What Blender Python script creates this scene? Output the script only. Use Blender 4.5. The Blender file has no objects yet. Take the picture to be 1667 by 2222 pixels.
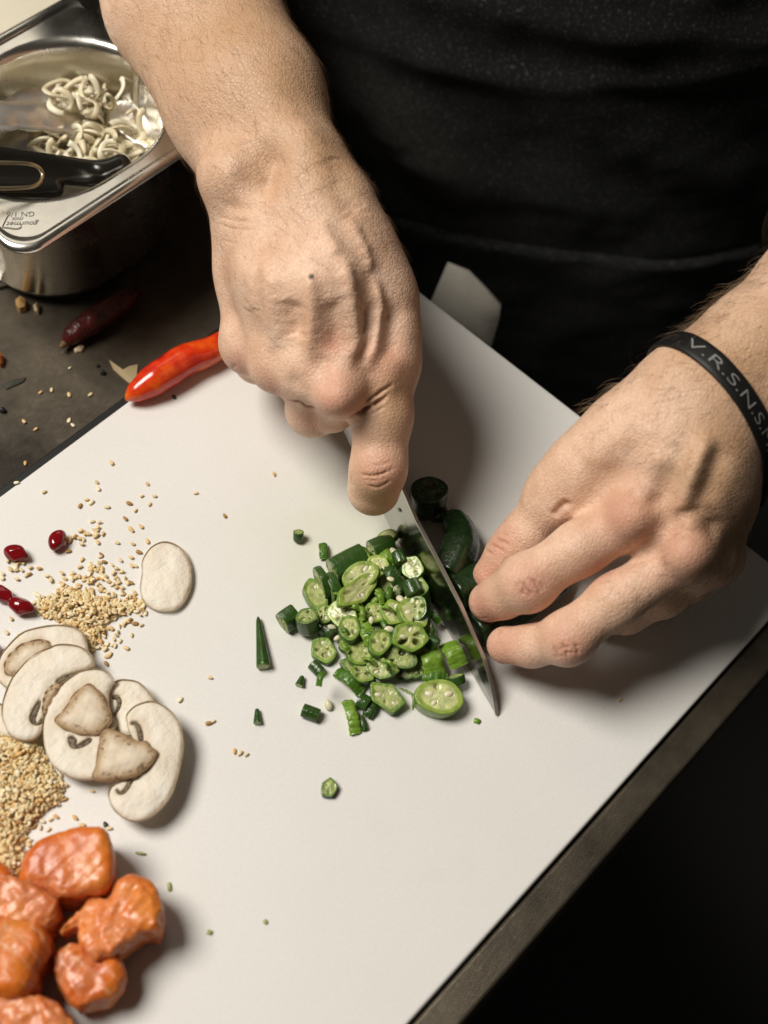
import bpy, math, random
import numpy as np
from mathutils import Vector, Matrix, noise as mnoise

C = bpy.context.scene.collection
rng = np.random.default_rng(7)
random.seed(7)
PI = math.pi

# ------------------------------------------------------------------ camera
F = 3000.0                       # focal length in photograph pixels (1667 x 2222)
CX, CY = 833.5, 1111.0
RW = np.array([[0.6810364098583429, 0.5963011400078775, -0.42498748084215954],
               [-0.7275192223261657, 0.6168771027989179, -0.3002972214129601],
               [0.08309747043797591, 0.5136999031221624, 0.8539363090647281]])
POS = np.array([-0.25499249, -0.18017833, 0.51236179])

cam = bpy.data.objects.new('camera', bpy.data.cameras.new('camera'))
C.objects.link(cam)
cam.data.sensor_fit = 'VERTICAL'
cam.data.sensor_height = 36.0
cam.data.lens = F / 2222.0 * 36.0
cam.data.clip_start = 0.02
cam.data.clip_end = 50.0
M4 = np.eye(4); M4[:3, :3] = RW; M4[:3, 3] = POS
cam.matrix_world = Matrix(M4.tolist())
cam.data.dof.use_dof = True
cam.data.dof.focus_distance = 0.575
cam.data.dof.aperture_fstop = 6.3
bpy.context.scene.camera = cam

UF = np.array([0.8168, 0.5770, 0.0])      # away from the camera, over the board
US = np.array([0.5770, -0.8168, 0.0])     # towards the right of the picture
def G(f, s, z): return UF * f + US * s + np.array([0, 0, z])

# ------------------------------------------------------------------ world and lamp
world = bpy.data.worlds.new('World'); bpy.context.scene.world = world
world.use_nodes = True
bg = world.node_tree.nodes['Background']
bg.inputs[0].default_value = (0.84, 0.78, 0.66, 1); bg.inputs[1].default_value = 0.045

def area_lamp(name, loc, target, size, energy, col):
    d = bpy.data.lights.new(name, 'AREA'); d.shape = 'DISK'; d.size = size
    d.energy = energy; d.color = col
    o = bpy.data.objects.new(name, d); C.objects.link(o)
    o.location = loc
    v = Vector(target) - Vector(loc)
    o.rotation_euler = v.to_track_quat('-Z', 'Y').to_euler()
    return o
area_lamp('key_lamp', G(-0.02, -1.10, 1.72), (0, 0, 0.02), 0.95, 50.0, (1.0, 0.95, 0.865))
area_lamp('pan_reflection_lamp', G(2.1, -0.75, 2.25), (0.1, 0.2, 0.0), 1.5, 7.0, (1.0, 0.93, 0.80))  # unseen lamp added so the pan's steel has something bright to reflect

sc = bpy.context.scene
sc.view_settings.view_transform = 'Standard'
sc.view_settings.look = 'None'
sc.view_settings.exposure = 0.0
sc.cycles.max_bounces = 8
sc.cycles.use_denoising = True

# ------------------------------------------------------------------ helpers
def P(px, py, z=0.0):
    d = RW @ np.array([px - CX, -(py - CY), -F])
    return POS + d * ((z - POS[2]) / d[2])
def depth(p): return -(RW.T @ (np.asarray(p) - POS))[2]
def on_plane(px, py, p0, n):
    d = RW @ np.array([px - CX, -(py - CY), -F])
    return POS + d * (np.dot(p0 - POS, n) / np.dot(d, n))
def nrm(v):
    v = np.asarray(v, float); return v / np.linalg.norm(v)

def tag(o, label=None, cat=None, group=None, kind=None):
    if label: o['label'] = label
    if cat: o['category'] = cat
    if group: o['group'] = group
    if kind: o['kind'] = kind
    return o
def thing(name, label, cat, loc=(0, 0, 0), group=None):
    o = bpy.data.objects.new(name, None); C.objects.link(o); o.location = loc
    o.empty_display_size = 0.01
    return tag(o, label, cat, group)
def mesh(name, V, Fc, mat, smooth=True, cols=None, attr=None):
    me = bpy.data.meshes.new(name)
    me.from_pydata([tuple(map(float, v)) for v in V], [], [tuple(map(int, f)) for f in Fc])
    if smooth: me.polygons.foreach_set('use_smooth', [True] * len(me.polygons))
    if mat: me.materials.append(mat)
    if cols is not None:
        a = me.color_attributes.new('col', 'FLOAT_COLOR', 'POINT')
        a.data.foreach_set('color', np.c_[np.asarray(cols, float), np.ones(len(cols))].ravel())
    if attr is not None:
        for k, val in attr.items():
            a = me.attributes.new(k, 'FLOAT', 'POINT'); a.data.foreach_set('value', np.asarray(val, float))
    me.update()
    return me
def add(name, me, parent=None, loc=None):
    o = bpy.data.objects.new(name, me); C.objects.link(o)
    if parent is not None: o.parent = parent
    if loc is not None: o.location = loc
    return o
def shift(V, root): return np.asarray(V, float) - np.array(root.location)
def frame(n, hint=(1, 0, 0)):
    n = nrm(n); h = np.asarray(hint, float); h = h - n * np.dot(h, n)
    x = nrm(h); return x, np.cross(n, x), n

# ---- signed distance fields and surface nets
class Field:
    BIG = 0.03
    def __init__(s, lo, hi, h):
        s.h = h; s.lo = np.asarray(lo, float)
        s.n = np.ceil((np.asarray(hi) - s.lo) / h).astype(int) + 1
        s.v = np.full(s.n, s.BIG, np.float32)
    def like(s):
        f = Field.__new__(Field); f.h = s.h; f.lo = s.lo; f.n = s.n
        f.v = np.full(s.n, s.BIG, np.float32); return f
    def _box(s, lo, hi):
        a = np.clip(np.floor((lo - s.lo) / s.h).astype(int), 0, s.n - 1)
        b = np.clip(np.ceil((hi - s.lo) / s.h).astype(int) + 1, 1, s.n)
        sl = tuple(slice(i, j) for i, j in zip(a, b))
        g = np.meshgrid(*[(s.lo[k] + s.h * np.arange(a[k], b[k])).astype(np.float32) for k in range(3)], indexing='ij', sparse=True)
        return sl, g
    def cap(s, a, b, ra, rb, k=0.004, carve=False):
        a = np.asarray(a, float); b = np.asarray(b, float); m = s.BIG
        R = max(ra, rb) + m
        sl, g = s._box(np.minimum(a, b) - R, np.maximum(a, b) + R)
        if min(x.stop - x.start for x in sl) <= 0: return
        ab = b - a; L = max(np.dot(ab, ab), 1e-12)
        px, py, pz = g[0] - a[0], g[1] - a[1], g[2] - a[2]
        t = np.clip((px * ab[0] + py * ab[1] + pz * ab[2]) / L, 0, 1)
        d = np.sqrt((px - t * ab[0]) ** 2 + (py - t * ab[1]) ** 2 + (pz - t * ab[2]) ** 2) - (ra + t * (rb - ra))
        s.comb(sl, d.astype(np.float32), k, carve)
    def ell(s, c, axes, r, k=0.004, carve=False):
        c = np.asarray(c, float); r = np.asarray(r, float); R = r.max() + s.BIG
        sl, g = s._box(c - R, c + R)
        q = [(g[0] - c[0]) * ax[0] + (g[1] - c[1]) * ax[1] + (g[2] - c[2]) * ax[2] for ax in axes]
        k0 = np.sqrt(sum((q[i] / r[i]) ** 2 for i in range(3)))
        k1 = np.sqrt(sum((q[i] / r[i] ** 2) ** 2 for i in range(3))) + 1e-9
        s.comb(sl, (k0 * (k0 - 1) / k1).astype(np.float32), k, carve)
    def comb(s, sl, d, k, carve):
        c = s.v[sl]
        if carve:
            h = np.maximum(k - np.abs(c + d), 0) / k if k > 0 else 0
            s.v[sl] = np.maximum(c, -d) + h * h * k * 0.25
        else:
            h = np.maximum(k - np.abs(c - d), 0) / k if k > 0 else 0
            s.v[sl] = np.minimum(c, d) - h * h * k * 0.25
    def mesh(s):
        v = s.v; h = s.h
        ins = v < 0
        n = np.array(v.shape) - 1
        cnt = np.zeros(n, np.int8)
        offs = [(i, j, k) for i in (0, 1) for j in (0, 1) for k in (0, 1)]
        for o in offs: cnt += ins[o[0]:n[0] + o[0], o[1]:n[1] + o[1], o[2]:n[2] + o[2]]
        act = (cnt > 0) & (cnt < 8)
        I = np.argwhere(act)
        idx = np.full(n, -1, np.int64); idx[act] = np.arange(len(I))
        val = {o: v[I[:, 0] + o[0], I[:, 1] + o[1], I[:, 2] + o[2]] for o in offs}
        acc = np.zeros((len(I), 3)); num = np.zeros(len(I))
        for o in offs:
            for ax in range(3):
                if o[ax] == 0:
                    p = list(o); p[ax] = 1; p = tuple(p)
                    a, b = val[o], val[p]
                    c = (a < 0) != (b < 0)
                    t = np.where(c, a / np.where(c, a - b, 1), 0)
                    q = np.tile(np.array(o, float), (len(I), 1)); q[:, ax] += t
                    acc[c] += q[c]; num[c] += 1
        V = s.lo + h * (I + acc / num[:, None])
        faces = []
        for ax in range(3):
            u, w = (ax + 1) % 3, (ax + 2) % 3
            sl0 = [slice(None)] * 3; sl1 = [slice(None)] * 3
            sl0[ax] = slice(0, -1); sl1[ax] = slice(1, None)
            a, b = ins[tuple(sl0)], ins[tuple(sl1)]
            E = np.argwhere(a != b)
            ok = (E[:, u] > 0) & (E[:, w] > 0) & (E[:, u] < n[u]) & (E[:, w] < n[w]) & (E[:, ax] < n[ax])
            E = E[ok]
            def at(du, dw):
                q = E.copy(); q[:, u] -= du; q[:, w] -= dw
                return idx[q[:, 0], q[:, 1], q[:, 2]]
            quad = np.stack([at(1, 1), at(0, 1), at(0, 0), at(1, 0)], 1)
            fl = ~a[E[:, 0], E[:, 1], E[:, 2]]
            quad[fl] = quad[fl][:, ::-1]
            faces.append(quad)
        return V, np.concatenate(faces)

def sines(V, freq, seed, octs=3):
    r = np.random.default_rng(seed); out = np.zeros(len(V)); amp = 1.0; tot = 0
    for o in range(octs):
        for _ in range(5):
            d = nrm(r.normal(size=3)) * freq * (2 ** o) * 2 * PI * r.uniform(.7, 1.3)
            out += amp * np.sin(V @ d + r.uniform(0, 6.28)); tot += amp
        amp *= 0.5
    return out / tot * 2
def vert_normals(V, Fc):
    Fc = np.asarray(Fc)
    n = np.cross(V[Fc[:, 2]] - V[Fc[:, 0]], V[Fc[:, 3 if Fc.shape[1] == 4 else 1]] - V[Fc[:, 1 if Fc.shape[1] == 4 else 0]])
    N = np.zeros_like(V)
    for k in range(Fc.shape[1]): np.add.at(N, Fc[:, k], n)
    return N / (np.linalg.norm(N, axis=1)[:, None] + 1e-12)

# ---- materials
def mat(name, col=(.8, .8, .8), rough=.5, metal=0., spec=.5, **kw):
    m = bpy.data.materials.new(name); m.use_nodes = True
    b = m.node_tree.nodes['Principled BSDF']
    b.inputs['Base Color'].default_value = (*col, 1)
    b.inputs['Roughness'].default_value = rough
    b.inputs['Metallic'].default_value = metal
    b.inputs['Specular IOR Level'].default_value = spec
    for k, v in kw.items(): b.inputs[k.replace('_', ' ')].default_value = v
    return m
class NT:
    def __init__(s, m):
        s.t = m.node_tree; s.b = s.t.nodes['Principled BSDF']; s.co = None
    def n(s, kind, **kw):
        x = s.t.nodes.new(kind)
        for k, v in kw.items():
            if k in x.inputs.keys(): x.inputs[k].default_value = v
            else: setattr(x, k, v)
        return x
    def l(s, a, b): s.t.links.new(a, b)
    def coord(s, scale=(1, 1, 1), rot=(0, 0, 0), loc=(0, 0, 0), kind='Object'):
        tc = s.n('ShaderNodeTexCoord'); mp = s.n('ShaderNodeMapping')
        mp.inputs['Scale'].default_value = scale; mp.inputs['Rotation'].default_value = rot; mp.inputs['Location'].default_value = loc
        s.l(tc.outputs[kind], mp.inputs[0]); return mp.outputs[0]
    def noise(s, scale, detail=3, rough=.55, co=None, dist=0.):
        x = s.n('ShaderNodeTexNoise'); x.inputs['Scale'].default_value = scale
        x.inputs['Detail'].default_value = detail; x.inputs['Roughness'].default_value = rough
        x.inputs['Distortion'].default_value = dist
        s.l(co if co is not None else s.coord(), x.inputs['Vector']); return x.outputs['Fac']
    def voro(s, scale, co=None, feature='F1', out='Distance'):
        x = s.n('ShaderNodeTexVoronoi'); x.feature = feature; x.inputs['Scale'].default_value = scale
        s.l(co if co is not None else s.coord(), x.inputs['Vector']); return x.outputs[out]
    def ramp(s, fac, stops):
        x = s.n('ShaderNodeValToRGB'); cr = x.color_ramp
        while len(cr.elements) < len(stops): cr.elements.new(0.5)
        for e, (p, c) in zip(cr.elements, stops):
            e.position = p; e.color = (*c, 1) if len(c) == 3 else c
        s.l(fac, x.inputs[0]); return x.outputs[0]
    def mix(s, fac, a, b, mode='MIX'):
        x = s.n('ShaderNodeMix', data_type='RGBA', blend_type=mode)
        for sock, v in ((x.inputs[0], fac), (x.inputs[6], a), (x.inputs[7], b)):
            if hasattr(v, 'node'): s.l(v, sock)
            elif isinstance(v, (int, float)): sock.default_value = v
            else: sock.default_value = (*v, 1)
        return x.outputs[2]
    def math(s, op, a, b=0.0):
        x = s.n('ShaderNodeMath', operation=op)
        for sock, v in ((x.inputs[0], a), (x.inputs[1], b)):
            if hasattr(v, 'node'): s.l(v, sock)
            else: sock.default_value = v
        return x.outputs[0]
    def attr(s, name, out='Fac'):
        x = s.n('ShaderNodeAttribute'); x.attribute_name = name; return x.outputs[out]
    def bump(s, h, strength=.3, dist=.001, prev=None):
        x = s.n('ShaderNodeBump'); x.inputs['Strength'].default_value = strength; x.inputs['Distance'].default_value = dist
        s.l(h, x.inputs['Height'])
        if prev is not None: s.l(prev, x.inputs['Normal'])
        return x.outputs[0]
    def col(s, v): s.l(v, s.b.inputs['Base Color'])
    def rgh(s, v): s.l(v, s.b.inputs['Roughness'])
    def nor(s, v): s.l(v, s.b.inputs['Normal'])

# skin
m_skin = mat('skin', (.52, .33, .22), .46, spec=.42)
t = NT(m_skin); b = t.b
b.inputs['Subsurface Weight'].default_value = 0.07
b.inputs['Subsurface Radius'].default_value = (1.0, .35, .18)
b.inputs['Subsurface Scale'].default_value = 0.0035
co = t.coord()
c1 = t.ramp(t.noise(55, 4, .6, co), [(.3, (.70, .445, .30)), (.55, (.83, .57, .415)), (.75, (.87, .63, .475))])
c1 = t.mix(t.math('MULTIPLY', t.attr('red'), .75), c1, (.60, .27, .19))
c1 = t.mix(t.math('MULTIPLY', t.attr('tan'), .8), c1, (.48, .29, .15))
c1 = t.mix(t.math('MULTIPLY', t.ramp(t.noise(190, 4, .7, co), [(.42, (0, 0, 0)), (.68, (1, 1, 1))]), .22), c1, (.56, .30, .19))
c1 = t.mix(t.math('MULTIPLY', t.ramp(t.noise(900, 2, .6, co), [(.45, (0, 0, 0)), (.7, (1, 1, 1))]), .24), c1, (.40, .20, .12))
c1 = t.mix(t.math('MULTIPLY', t.ramp(t.voro(520, co, 'DISTANCE_TO_EDGE'), [(0, (1, 1, 1)), (.16, (0, 0, 0))]), .16), c1, (.50, .27, .17))
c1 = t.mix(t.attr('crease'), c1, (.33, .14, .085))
c1 = t.mix(t.attr('mole'), c1, (.03, .014, .008))
t.col(c1)
h1 = t.ramp(t.voro(640, t.mix(.25, co, t.noise(90, 2, .5, co)) if False else co, 'DISTANCE_TO_EDGE'), [(.0, (0, 0, 0)), (.22, (1, 1, 1))])
h2 = t.noise(420, 4, .65, co)
h3 = t.noise(130, 3, .6, co)
n1 = t.bump(h3, .25, .0014); n1 = t.bump(h1, .30, .0005, n1); n1 = t.bump(h2, .28, .0006, n1)
t.nor(n1)
t.rgh(t.ramp(h2, [(.3, (.40,) * 3), (.7, (.56,) * 3)]))

# white board
m_board = mat('white_plastic', (.76, .745, .72), .42, spec=.4)
t = NT(m_board); co = t.coord()
bc = t.mix(t.ramp(t.noise(9, 3, .6, co), [(.35, (0, 0, 0)), (.7, (1, 1, 1))]), (.77, .755, .73), (.74, .72, .69))
bc = t.mix(t.ramp(t.noise(800, 2, .7, co), [(.3, (0, 0, 0)), (.7, (.45, .45, .45))]), bc, (.66, .645, .62))
bc = t.mix(t.ramp(t.noise(26, 4, .65, co), [(.60, (0, 0, 0)), (.78, (.3, .3, .3))]), bc, (.66, .63, .55))
ju = t.n('ShaderNodeTexGradient', gradient_type='SPHERICAL'); t.l(t.coord((11, 11, 11), (0, 0, 0), (.22, .05, 0)), ju.inputs[0])
bc = t.mix(t.math('MULTIPLY', t.ramp(t.math('MULTIPLY', ju.outputs['Fac'], t.noise(45, 5, .7, co)), [(.16, (0, 0, 0)), (.42, (1, 1, 1))]), .5), bc, (.66, .68, .52))
t.col(bc)
scr = t.noise(60, 2, .5, t.coord((1, 22, 1), (0, 0, math.radians(-40))), .6)
scr2 = t.noise(60, 2, .5, t.coord((1, 30, 1), (0, 0, math.radians(-62))), .6)
n1 = t.bump(t.noise(1400, 2, .6, co), .12, .0004)
n1 = t.bump(t.math('MULTIPLY', t.ramp(scr, [(.64, (0, 0, 0)), (.68, (1, 1, 1))]), t.ramp(t.noise(14, 2, .5, co), [(.45, (0, 0, 0)), (.6, (1, 1, 1))])), .14, .0004, n1)
n1 = t.bump(t.math('MULTIPLY', t.ramp(scr2, [(.66, (0, 0, 0)), (.69, (1, 1, 1))]), t.ramp(t.noise(11, 2, .5, co), [(.45, (0, 0, 0)), (.6, (1, 1, 1))])), .14, .0004, n1)
t.nor(n1)

# worn steel of the counter
m_steel = mat('brushed_steel', (.36, .34, .30), .42, .6)
t = NT(m_steel); co = t.coord()
br = t.noise(140, 3, .6, t.coord((1, 26, 1), (0, 0, math.radians(-8))))
sm = t.noise(14, 5, .65, co)
t.col(t.mix(t.ramp(sm, [(.38, (0, 0, 0)), (.68, (1, 1, 1))]), (.15, .124, .09), (.022, .017, .012)))
t.rgh(t.ramp(sm, [(.3, (.24,) * 3), (.7, (.46,) * 3)]))
t.nor(t.bump(br, .35, .0005))
# polished pan steel
m_pan = mat('polished_steel', (.70, .67, .61), .26, 1.0)
t = NT(m_pan)
t.nor(t.bump(t.noise(60, 3, .5), .05, .001)); t.rgh(t.ramp(t.noise(35, 4, .6), [(.3, (.20,) * 3), (.75, (.36,) * 3)]))
m_spine = mat('ground_steel', (.66, .63, .58), .42, 1.0)
m_blade = mat('blade_steel', (.34, .335, .315), .20, 1.0)
t = NT(m_blade); t.nor(t.bump(t.noise(300, 2, .5, t.coord((1, 1, 14))), .05, .0003))
m_black = mat('black_plastic', (.012, .012, .012), .35)
m_rubber = mat('black_rubber', (.007, .007, .0065), .5, spec=.35)
m_cloth = mat('black_cotton', (.013, .0135, .0135), .9, spec=.15, Sheen_Weight=.12)
t = NT(m_cloth); co = t.coord()
w1 = t.noise(1500, 2, .7, co)
lint = t.ramp(t.noise(620, 3, .8, co), [(.56, (0, 0, 0)), (.76, (1, 1, 1))])
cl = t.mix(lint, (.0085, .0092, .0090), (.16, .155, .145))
t.col(t.mix(t.math('MULTIPLY', t.attr('fold_highlight'), t.ramp(t.noise(420, 4, .8, co), [(.35, (.15, .15, .15)), (.7, (1, 1, 1))])), cl, (.085, .080, .070)))
t.nor(t.bump(w1, .5, .0008))
m_towel = mat('grey_towel', (.50, .47, .41), .9, spec=.2)
t = NT(m_towel); t.nor(t.bump(t.noise(700, 3, .6), .5, .001))
m_floor = mat('dark_floor', (.012, .012, .012), .7)
m_hair = mat('hair', (.05, .025, .012), .45)

# ------------------------------------------------------------------ floor, counter, board
TZ = -0.0075
me = mesh('floor', [(-3, -3, -.9), (3, -3, -.9), (3, 3, -.9), (-3, 3, -.9)], [(0, 1, 2, 3)], m_floor)
tag(add('floor', me), kind='structure')

def rounded_slab(x0, x1, y0, y1, z0, z1, rc, re, nc=8, ne=4):
    """slab with rounded corners (rc) and rounded top and bottom edges (re)"""
    V = []; Fc = []
    prof = [(re, z0)] + [(re - re * math.sin(a), z0 + re - re * math.cos(a)) for a in np.linspace(0, PI / 2, ne + 1)[1:]] \
        + [(re - re * math.cos(a), z1 - re + re * math.sin(a)) for a in np.linspace(0, PI / 2, ne + 1)]
    for ins, z in prof:
        for cx, cy, a0 in ((x1 - rc, y1 - rc, 0), (x0 + rc, y1 - rc, PI / 2), (x0 + rc, y0 + rc, PI), (x1 - rc, y0 + rc, 3 * PI / 2)):
            for a in np.linspace(a0, a0 + PI / 2, nc + 1):
                V.append((cx + (rc - ins) * math.cos(a), cy + (rc - ins) * math.sin(a), z))
    m = 4 * (nc + 1)
    for i in range(len(prof) - 1):
        for j in range(m):
            k = (j + 1) % m
            Fc.append((i * m + j, i * m + k, (i + 1) * m + k, (i + 1) * m + j))
    Fc.append(tuple(reversed(range(m)))); Fc.append(tuple(range((len(prof) - 1) * m, len(prof) * m)))
    return V, Fc
# the counter: a steel top with a rolled lip and four legs
tb = thing('steel_counter', 'worn brushed steel kitchen counter under the white cutting board', 'counter', (-.4, .3, -.9))
V, Fc = rounded_slab(-1.0, .106, -.1650, 1.2, TZ - .04, TZ, .006, .0035)
add('counter_top', mesh('counter_top', shift(V, tb), Fc, m_steel, False), tb)
for x, y in ((-.95, -.11), (.05, -.11), (-.95, 1.15), (.05, 1.15)):
    V, Fc = rounded_slab(x - .02, x + .02, y - .02, y + .02, -.9, TZ - .04, .008, .002)
    add('leg', mesh('leg', shift(V, tb), Fc, m_steel, False), tb)
V, Fc = rounded_slab(-1.0, .106, -.1648, -.1520, TZ - .001, -.0016, .002, .0014, 4, 4)
add('counter_rim', mesh('counter_rim', shift(V, tb), Fc, m_steel, False), tb)
V, Fc = rounded_slab(-.26, .1029, -.1510, .1195, TZ + .0015, 0, .006, .0012, 6, 3)
bd = add('cutting_board', mesh('cutting_board', V, Fc, m_board, False))
tag(bd, 'large white plastic cutting board lying on the steel counter', 'cutting board')
V, Fc = rounded_slab(-.256, .0985, -.147, .1262, TZ, TZ + .0015, .004, .0006, 4, 2)
tag(add('dark_sheet', mesh('dark_sheet', V, Fc, m_rubber, False)), 'thin black sheet showing along the far edge of the white board', 'mat')  # black sheet under the board makes the dark band along its far edge

# ------------------------------------------------------------------ knife
kt = P(1079, 1552, .0008)
ke = P(840, 1130, .007)
kd = nrm(kt - ke)
kn_right = nrm(np.array([kd[1], -kd[0], 0])); 
if np.dot(kn_right, US) < 0: kn_right = -kn_right
kup = nrm(np.array([0, 0, 1.0]) * math.cos(math.radians(9)) + kn_right * math.sin(math.radians(9)))
kup = nrm(kup - kd * np.dot(kup, kd))
knorm = nrm(np.cross(kd, kup))
KP = lambda px, py: on_plane(px, py, kt, knorm)
edge = [KP(*q) for q in ((700, 842), (735, 912), (840, 1130), (886, 1214), (933, 1300), (1010, 1437), (1045, 1497), (1066, 1532), (1079, 1552))]
spine = [KP(*q) for q in ((790, 868), (820, 932), (905, 1128), (955, 1222), (1000, 1310), (1052, 1430), (1067, 1482), (1075, 1522), (1079.5, 1551))]
knife = thing('kitchen_knife', "chef's knife with a bright steel blade resting tip down beside the chopped okra", 'knife', tuple(kt))
V = []; Fc = []; ns = len(edge)
for e, s in zip(edge, spine):
    for f_, w in ((0, .00006), (.12, .0004), (.5, .0008), (.965, .0008), (1.0, .0007)):
        q = e + (s - e) * f_
        V.append(q - knorm * w)
    for f_, w in ((1.0, .0007), (.965, .0008), (.5, .0008), (.12, .0004), (0, .00006)):
        q = e + (s - e) * f_
        V.append(q + knorm * w)
for i in range(ns - 1):
    for j in range(10):
        k = (j + 1) % 10
        Fc.append((i * 10 + j, i * 10 + k, (i + 1) * 10 + k, (i + 1) * 10 + j))
Fc.append(tuple(range(10))); Fc.append(tuple(reversed(range((ns - 1) * 10, ns * 10))))
bme = mesh('blade', shift(V, knife), Fc, m_blade, False); bme.materials.append(m_spine)
for i_ in range(ns - 1):
    for j_ in (3, 4, 5): bme.polygons[i_ * 10 + j_].material_index = 1
bl = add('blade', bme, knife)
hc = (edge[0] + spine[0]) / 2
f = Field(hc - .14, hc + .05, .0012)
f.cap(hc, hc - kd * .11 + kup * .004, .0095, .0105, .002)
f.cap(hc + kup * .006, hc - kd * .10 + kup * .008, .008, .009, .006)
V, Fc = f.mesh(); add('handle', mesh('handle', shift(V, knife), Fc, m_black), knife)
# stamped mark and pin hole in the blade
for (ax, ay), (bx, by), w in (((868, 1101), (875, 1110), .0007), ((895, 1160), (903, 1174), .0003), ((880, 1128), (895, 1158), .00012)):
    a, b2 = KP(ax, ay), KP(bx, by); dd = nrm(b2 - a); nn = np.cross(knorm, dd) * w
    side = -np.sign(np.dot(knorm, kn_right)) * knorm * .00115
    V = [a - nn * .4 + side, (a + b2) / 2 - nn + side, b2 - nn * .4 + side, b2 + nn * .4 + side, (a + b2) / 2 + nn + side, a + nn * .4 + side]
    add('stamped_mark', mesh('stamped_mark', shift(V, knife), [(0, 1, 2, 3, 4, 5)], m_black, False), bl)

# ------------------------------------------------------------------ the person
person = thing('person', 'person in black shirt and apron chopping okra, black band on one wrist', 'person', tuple(G(.33, .06, -.9)))
def J(px, py, zmm, rpx):
    p = P(px, py, zmm / 1000.0); return p, rpx * depth(p) / F

VOX = 0.00115
def arm_field(pts, pad=.03):
    q = np.array(pts); return Field(q.min(0) - pad, q.max(0) + pad, VOX)

# --- right arm (knife hand)
fa = P(408, -150, .100); elbR = P(640, 440, .095) + nrm(P(408, 0, .100) - P(640, 440, .095)) * .27
def chain(fl, pts, k):
    for (a, ra), (b_, rb) in zip(pts[:-1], pts[1:]): fl.cap(a, b_, ra, rb, k)
R = arm_field([P(330, -170, .13), P(470, -150, .06), P(810, 1090, .02), P(900, 700, .1), P(480, 700, .04), P(690, 900, .01)], .03)
# forearm: ulna and radius side
chain(R, [J(300, -250, 104, 152), J(380, 12, 98, 142), J(494, 235, 94, 125), J(576, 430, 88, 104), J(582, 480, 84, 90)], .010)
chain(R, [J(350, -280, 110, 152), J(438, -15, 105, 147), J(560, 210, 104, 132), J(652, 398, 102, 104), J(722, 505, 100, 84)], .012)
# palm: metacarpals
chain(R, [J(566, 440, 86, 78), J(554, 500, 80, 71), J(549, 590, 68, 70), J(550, 742, 50, 64)], .010)
chain(R, [J(600, 470, 92, 84), J(598, 600, 84, 74), J(607, 786, 62, 60)], .012)
chain(R, [J(650, 470, 97, 84), J(655, 620, 92, 74), J(668, 805, 70, 58)], .012)
chain(R, [J(700, 480, 100, 82), J(715, 620, 97, 72), J(738, 842, 74, 50)], .012)
# thumb metacarpal and the muscle at its base
chain(R, [J(728, 470, 100, 78), J(784, 565, 92, 66), J(824, 660, 84, 60), J(834, 770, 74, 66)], .014)
R.cap(J(800, 640, 80, 60)[0], J(790, 760, 66, 60)[0], .013, .012, .014)
R.cap(J(690, 640, 66, 60)[0], J(690, 760, 48, 60)[0], .016, .014, .014)
# knuckles
for q in ((738, 852, 78, 44), (664, 800, 76, 40), (602, 780, 67, 40), (540, 748, 55, 42)):
    p, r = J(*q); R.ell(p, np.eye(3), (r, r, r), .008)
# ulna head and the hollow beside it
p, r = J(498, 378, 100, 64); R.ell(p, np.eye(3), (r, r, r * .95), .010)
# thumb
th = R.like()
chain(th, [J(838, 735, 78, 66), J(834, 800, 72, 67), J(829, 905, 62, 65), J(823, 1000, 51, 57)], .004)
chain(th, [J(823, 1000, 51, 57), J(818, 1030, 46, 56), J(811, 1062, 38, 58)], .004)
p, r = J(825, 1022, 53, 48); th.ell(p, np.eye(3), (r * 1.02, r * 1.02, r), .006)
# folded fingers
idxf = R.like(); chain(idxf, [J(738, 848, 76, 50), J(720, 885, 50, 50), J(690, 870, 30, 46), J(690, 800, 24, 44)], .004)
midf = R.like(); chain(midf, [J(668, 806, 72, 58), J(680, 889, 44, 57), J(676, 872, 26, 44), J(664, 810, 24, 40)], .004)
rinf = R.like(); chain(rinf, [J(606, 786, 62, 58), J(614, 798, 40, 42), J(606, 786, 24, 38)], .004)
pinf = R.like(); chain(pinf, [J(549, 744, 50, 64), J(560, 780, 30, 50), J(565, 760, 22, 42)], .004)
def smin(a, b_, k):
    h = np.maximum(k - np.abs(a - b_), 0) / k
    return np.minimum(a, b_) - h * h * k * .25
def hand_union(palm, fingers, k, kf=.0012):
    out = None
    for fl, kk in fingers:
        q = smin(palm.v, fl.v, kk)
        out = q if out is None else smin(out, q, kf)
    palm.v = out
hand_union(R, [(th, .010), (idxf, .006), (midf, .006), (rinf, .008), (pinf, .008)], .006)
def snap(fl, px, py, z0=.16, z1=.0):
    """first surface point of the field along the view ray through a pixel"""
    a, b_ = P(px, py, z0), P(px, py, z1)
    tt = np.linspace(0, 1, 400); q = a + (b_ - a) * tt[:, None]
    ii = np.round((q - fl.lo) / fl.h).astype(int)
    ok = np.all((ii >= 0) & (ii < fl.n), 1)
    val = np.full(len(tt), .03); val[ok] = fl.v[ii[ok, 0], ii[ok, 1], ii[ok, 2]]
    k = np.argmax(val < 0)
    return q[k] if val[k] < 0 else None
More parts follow.
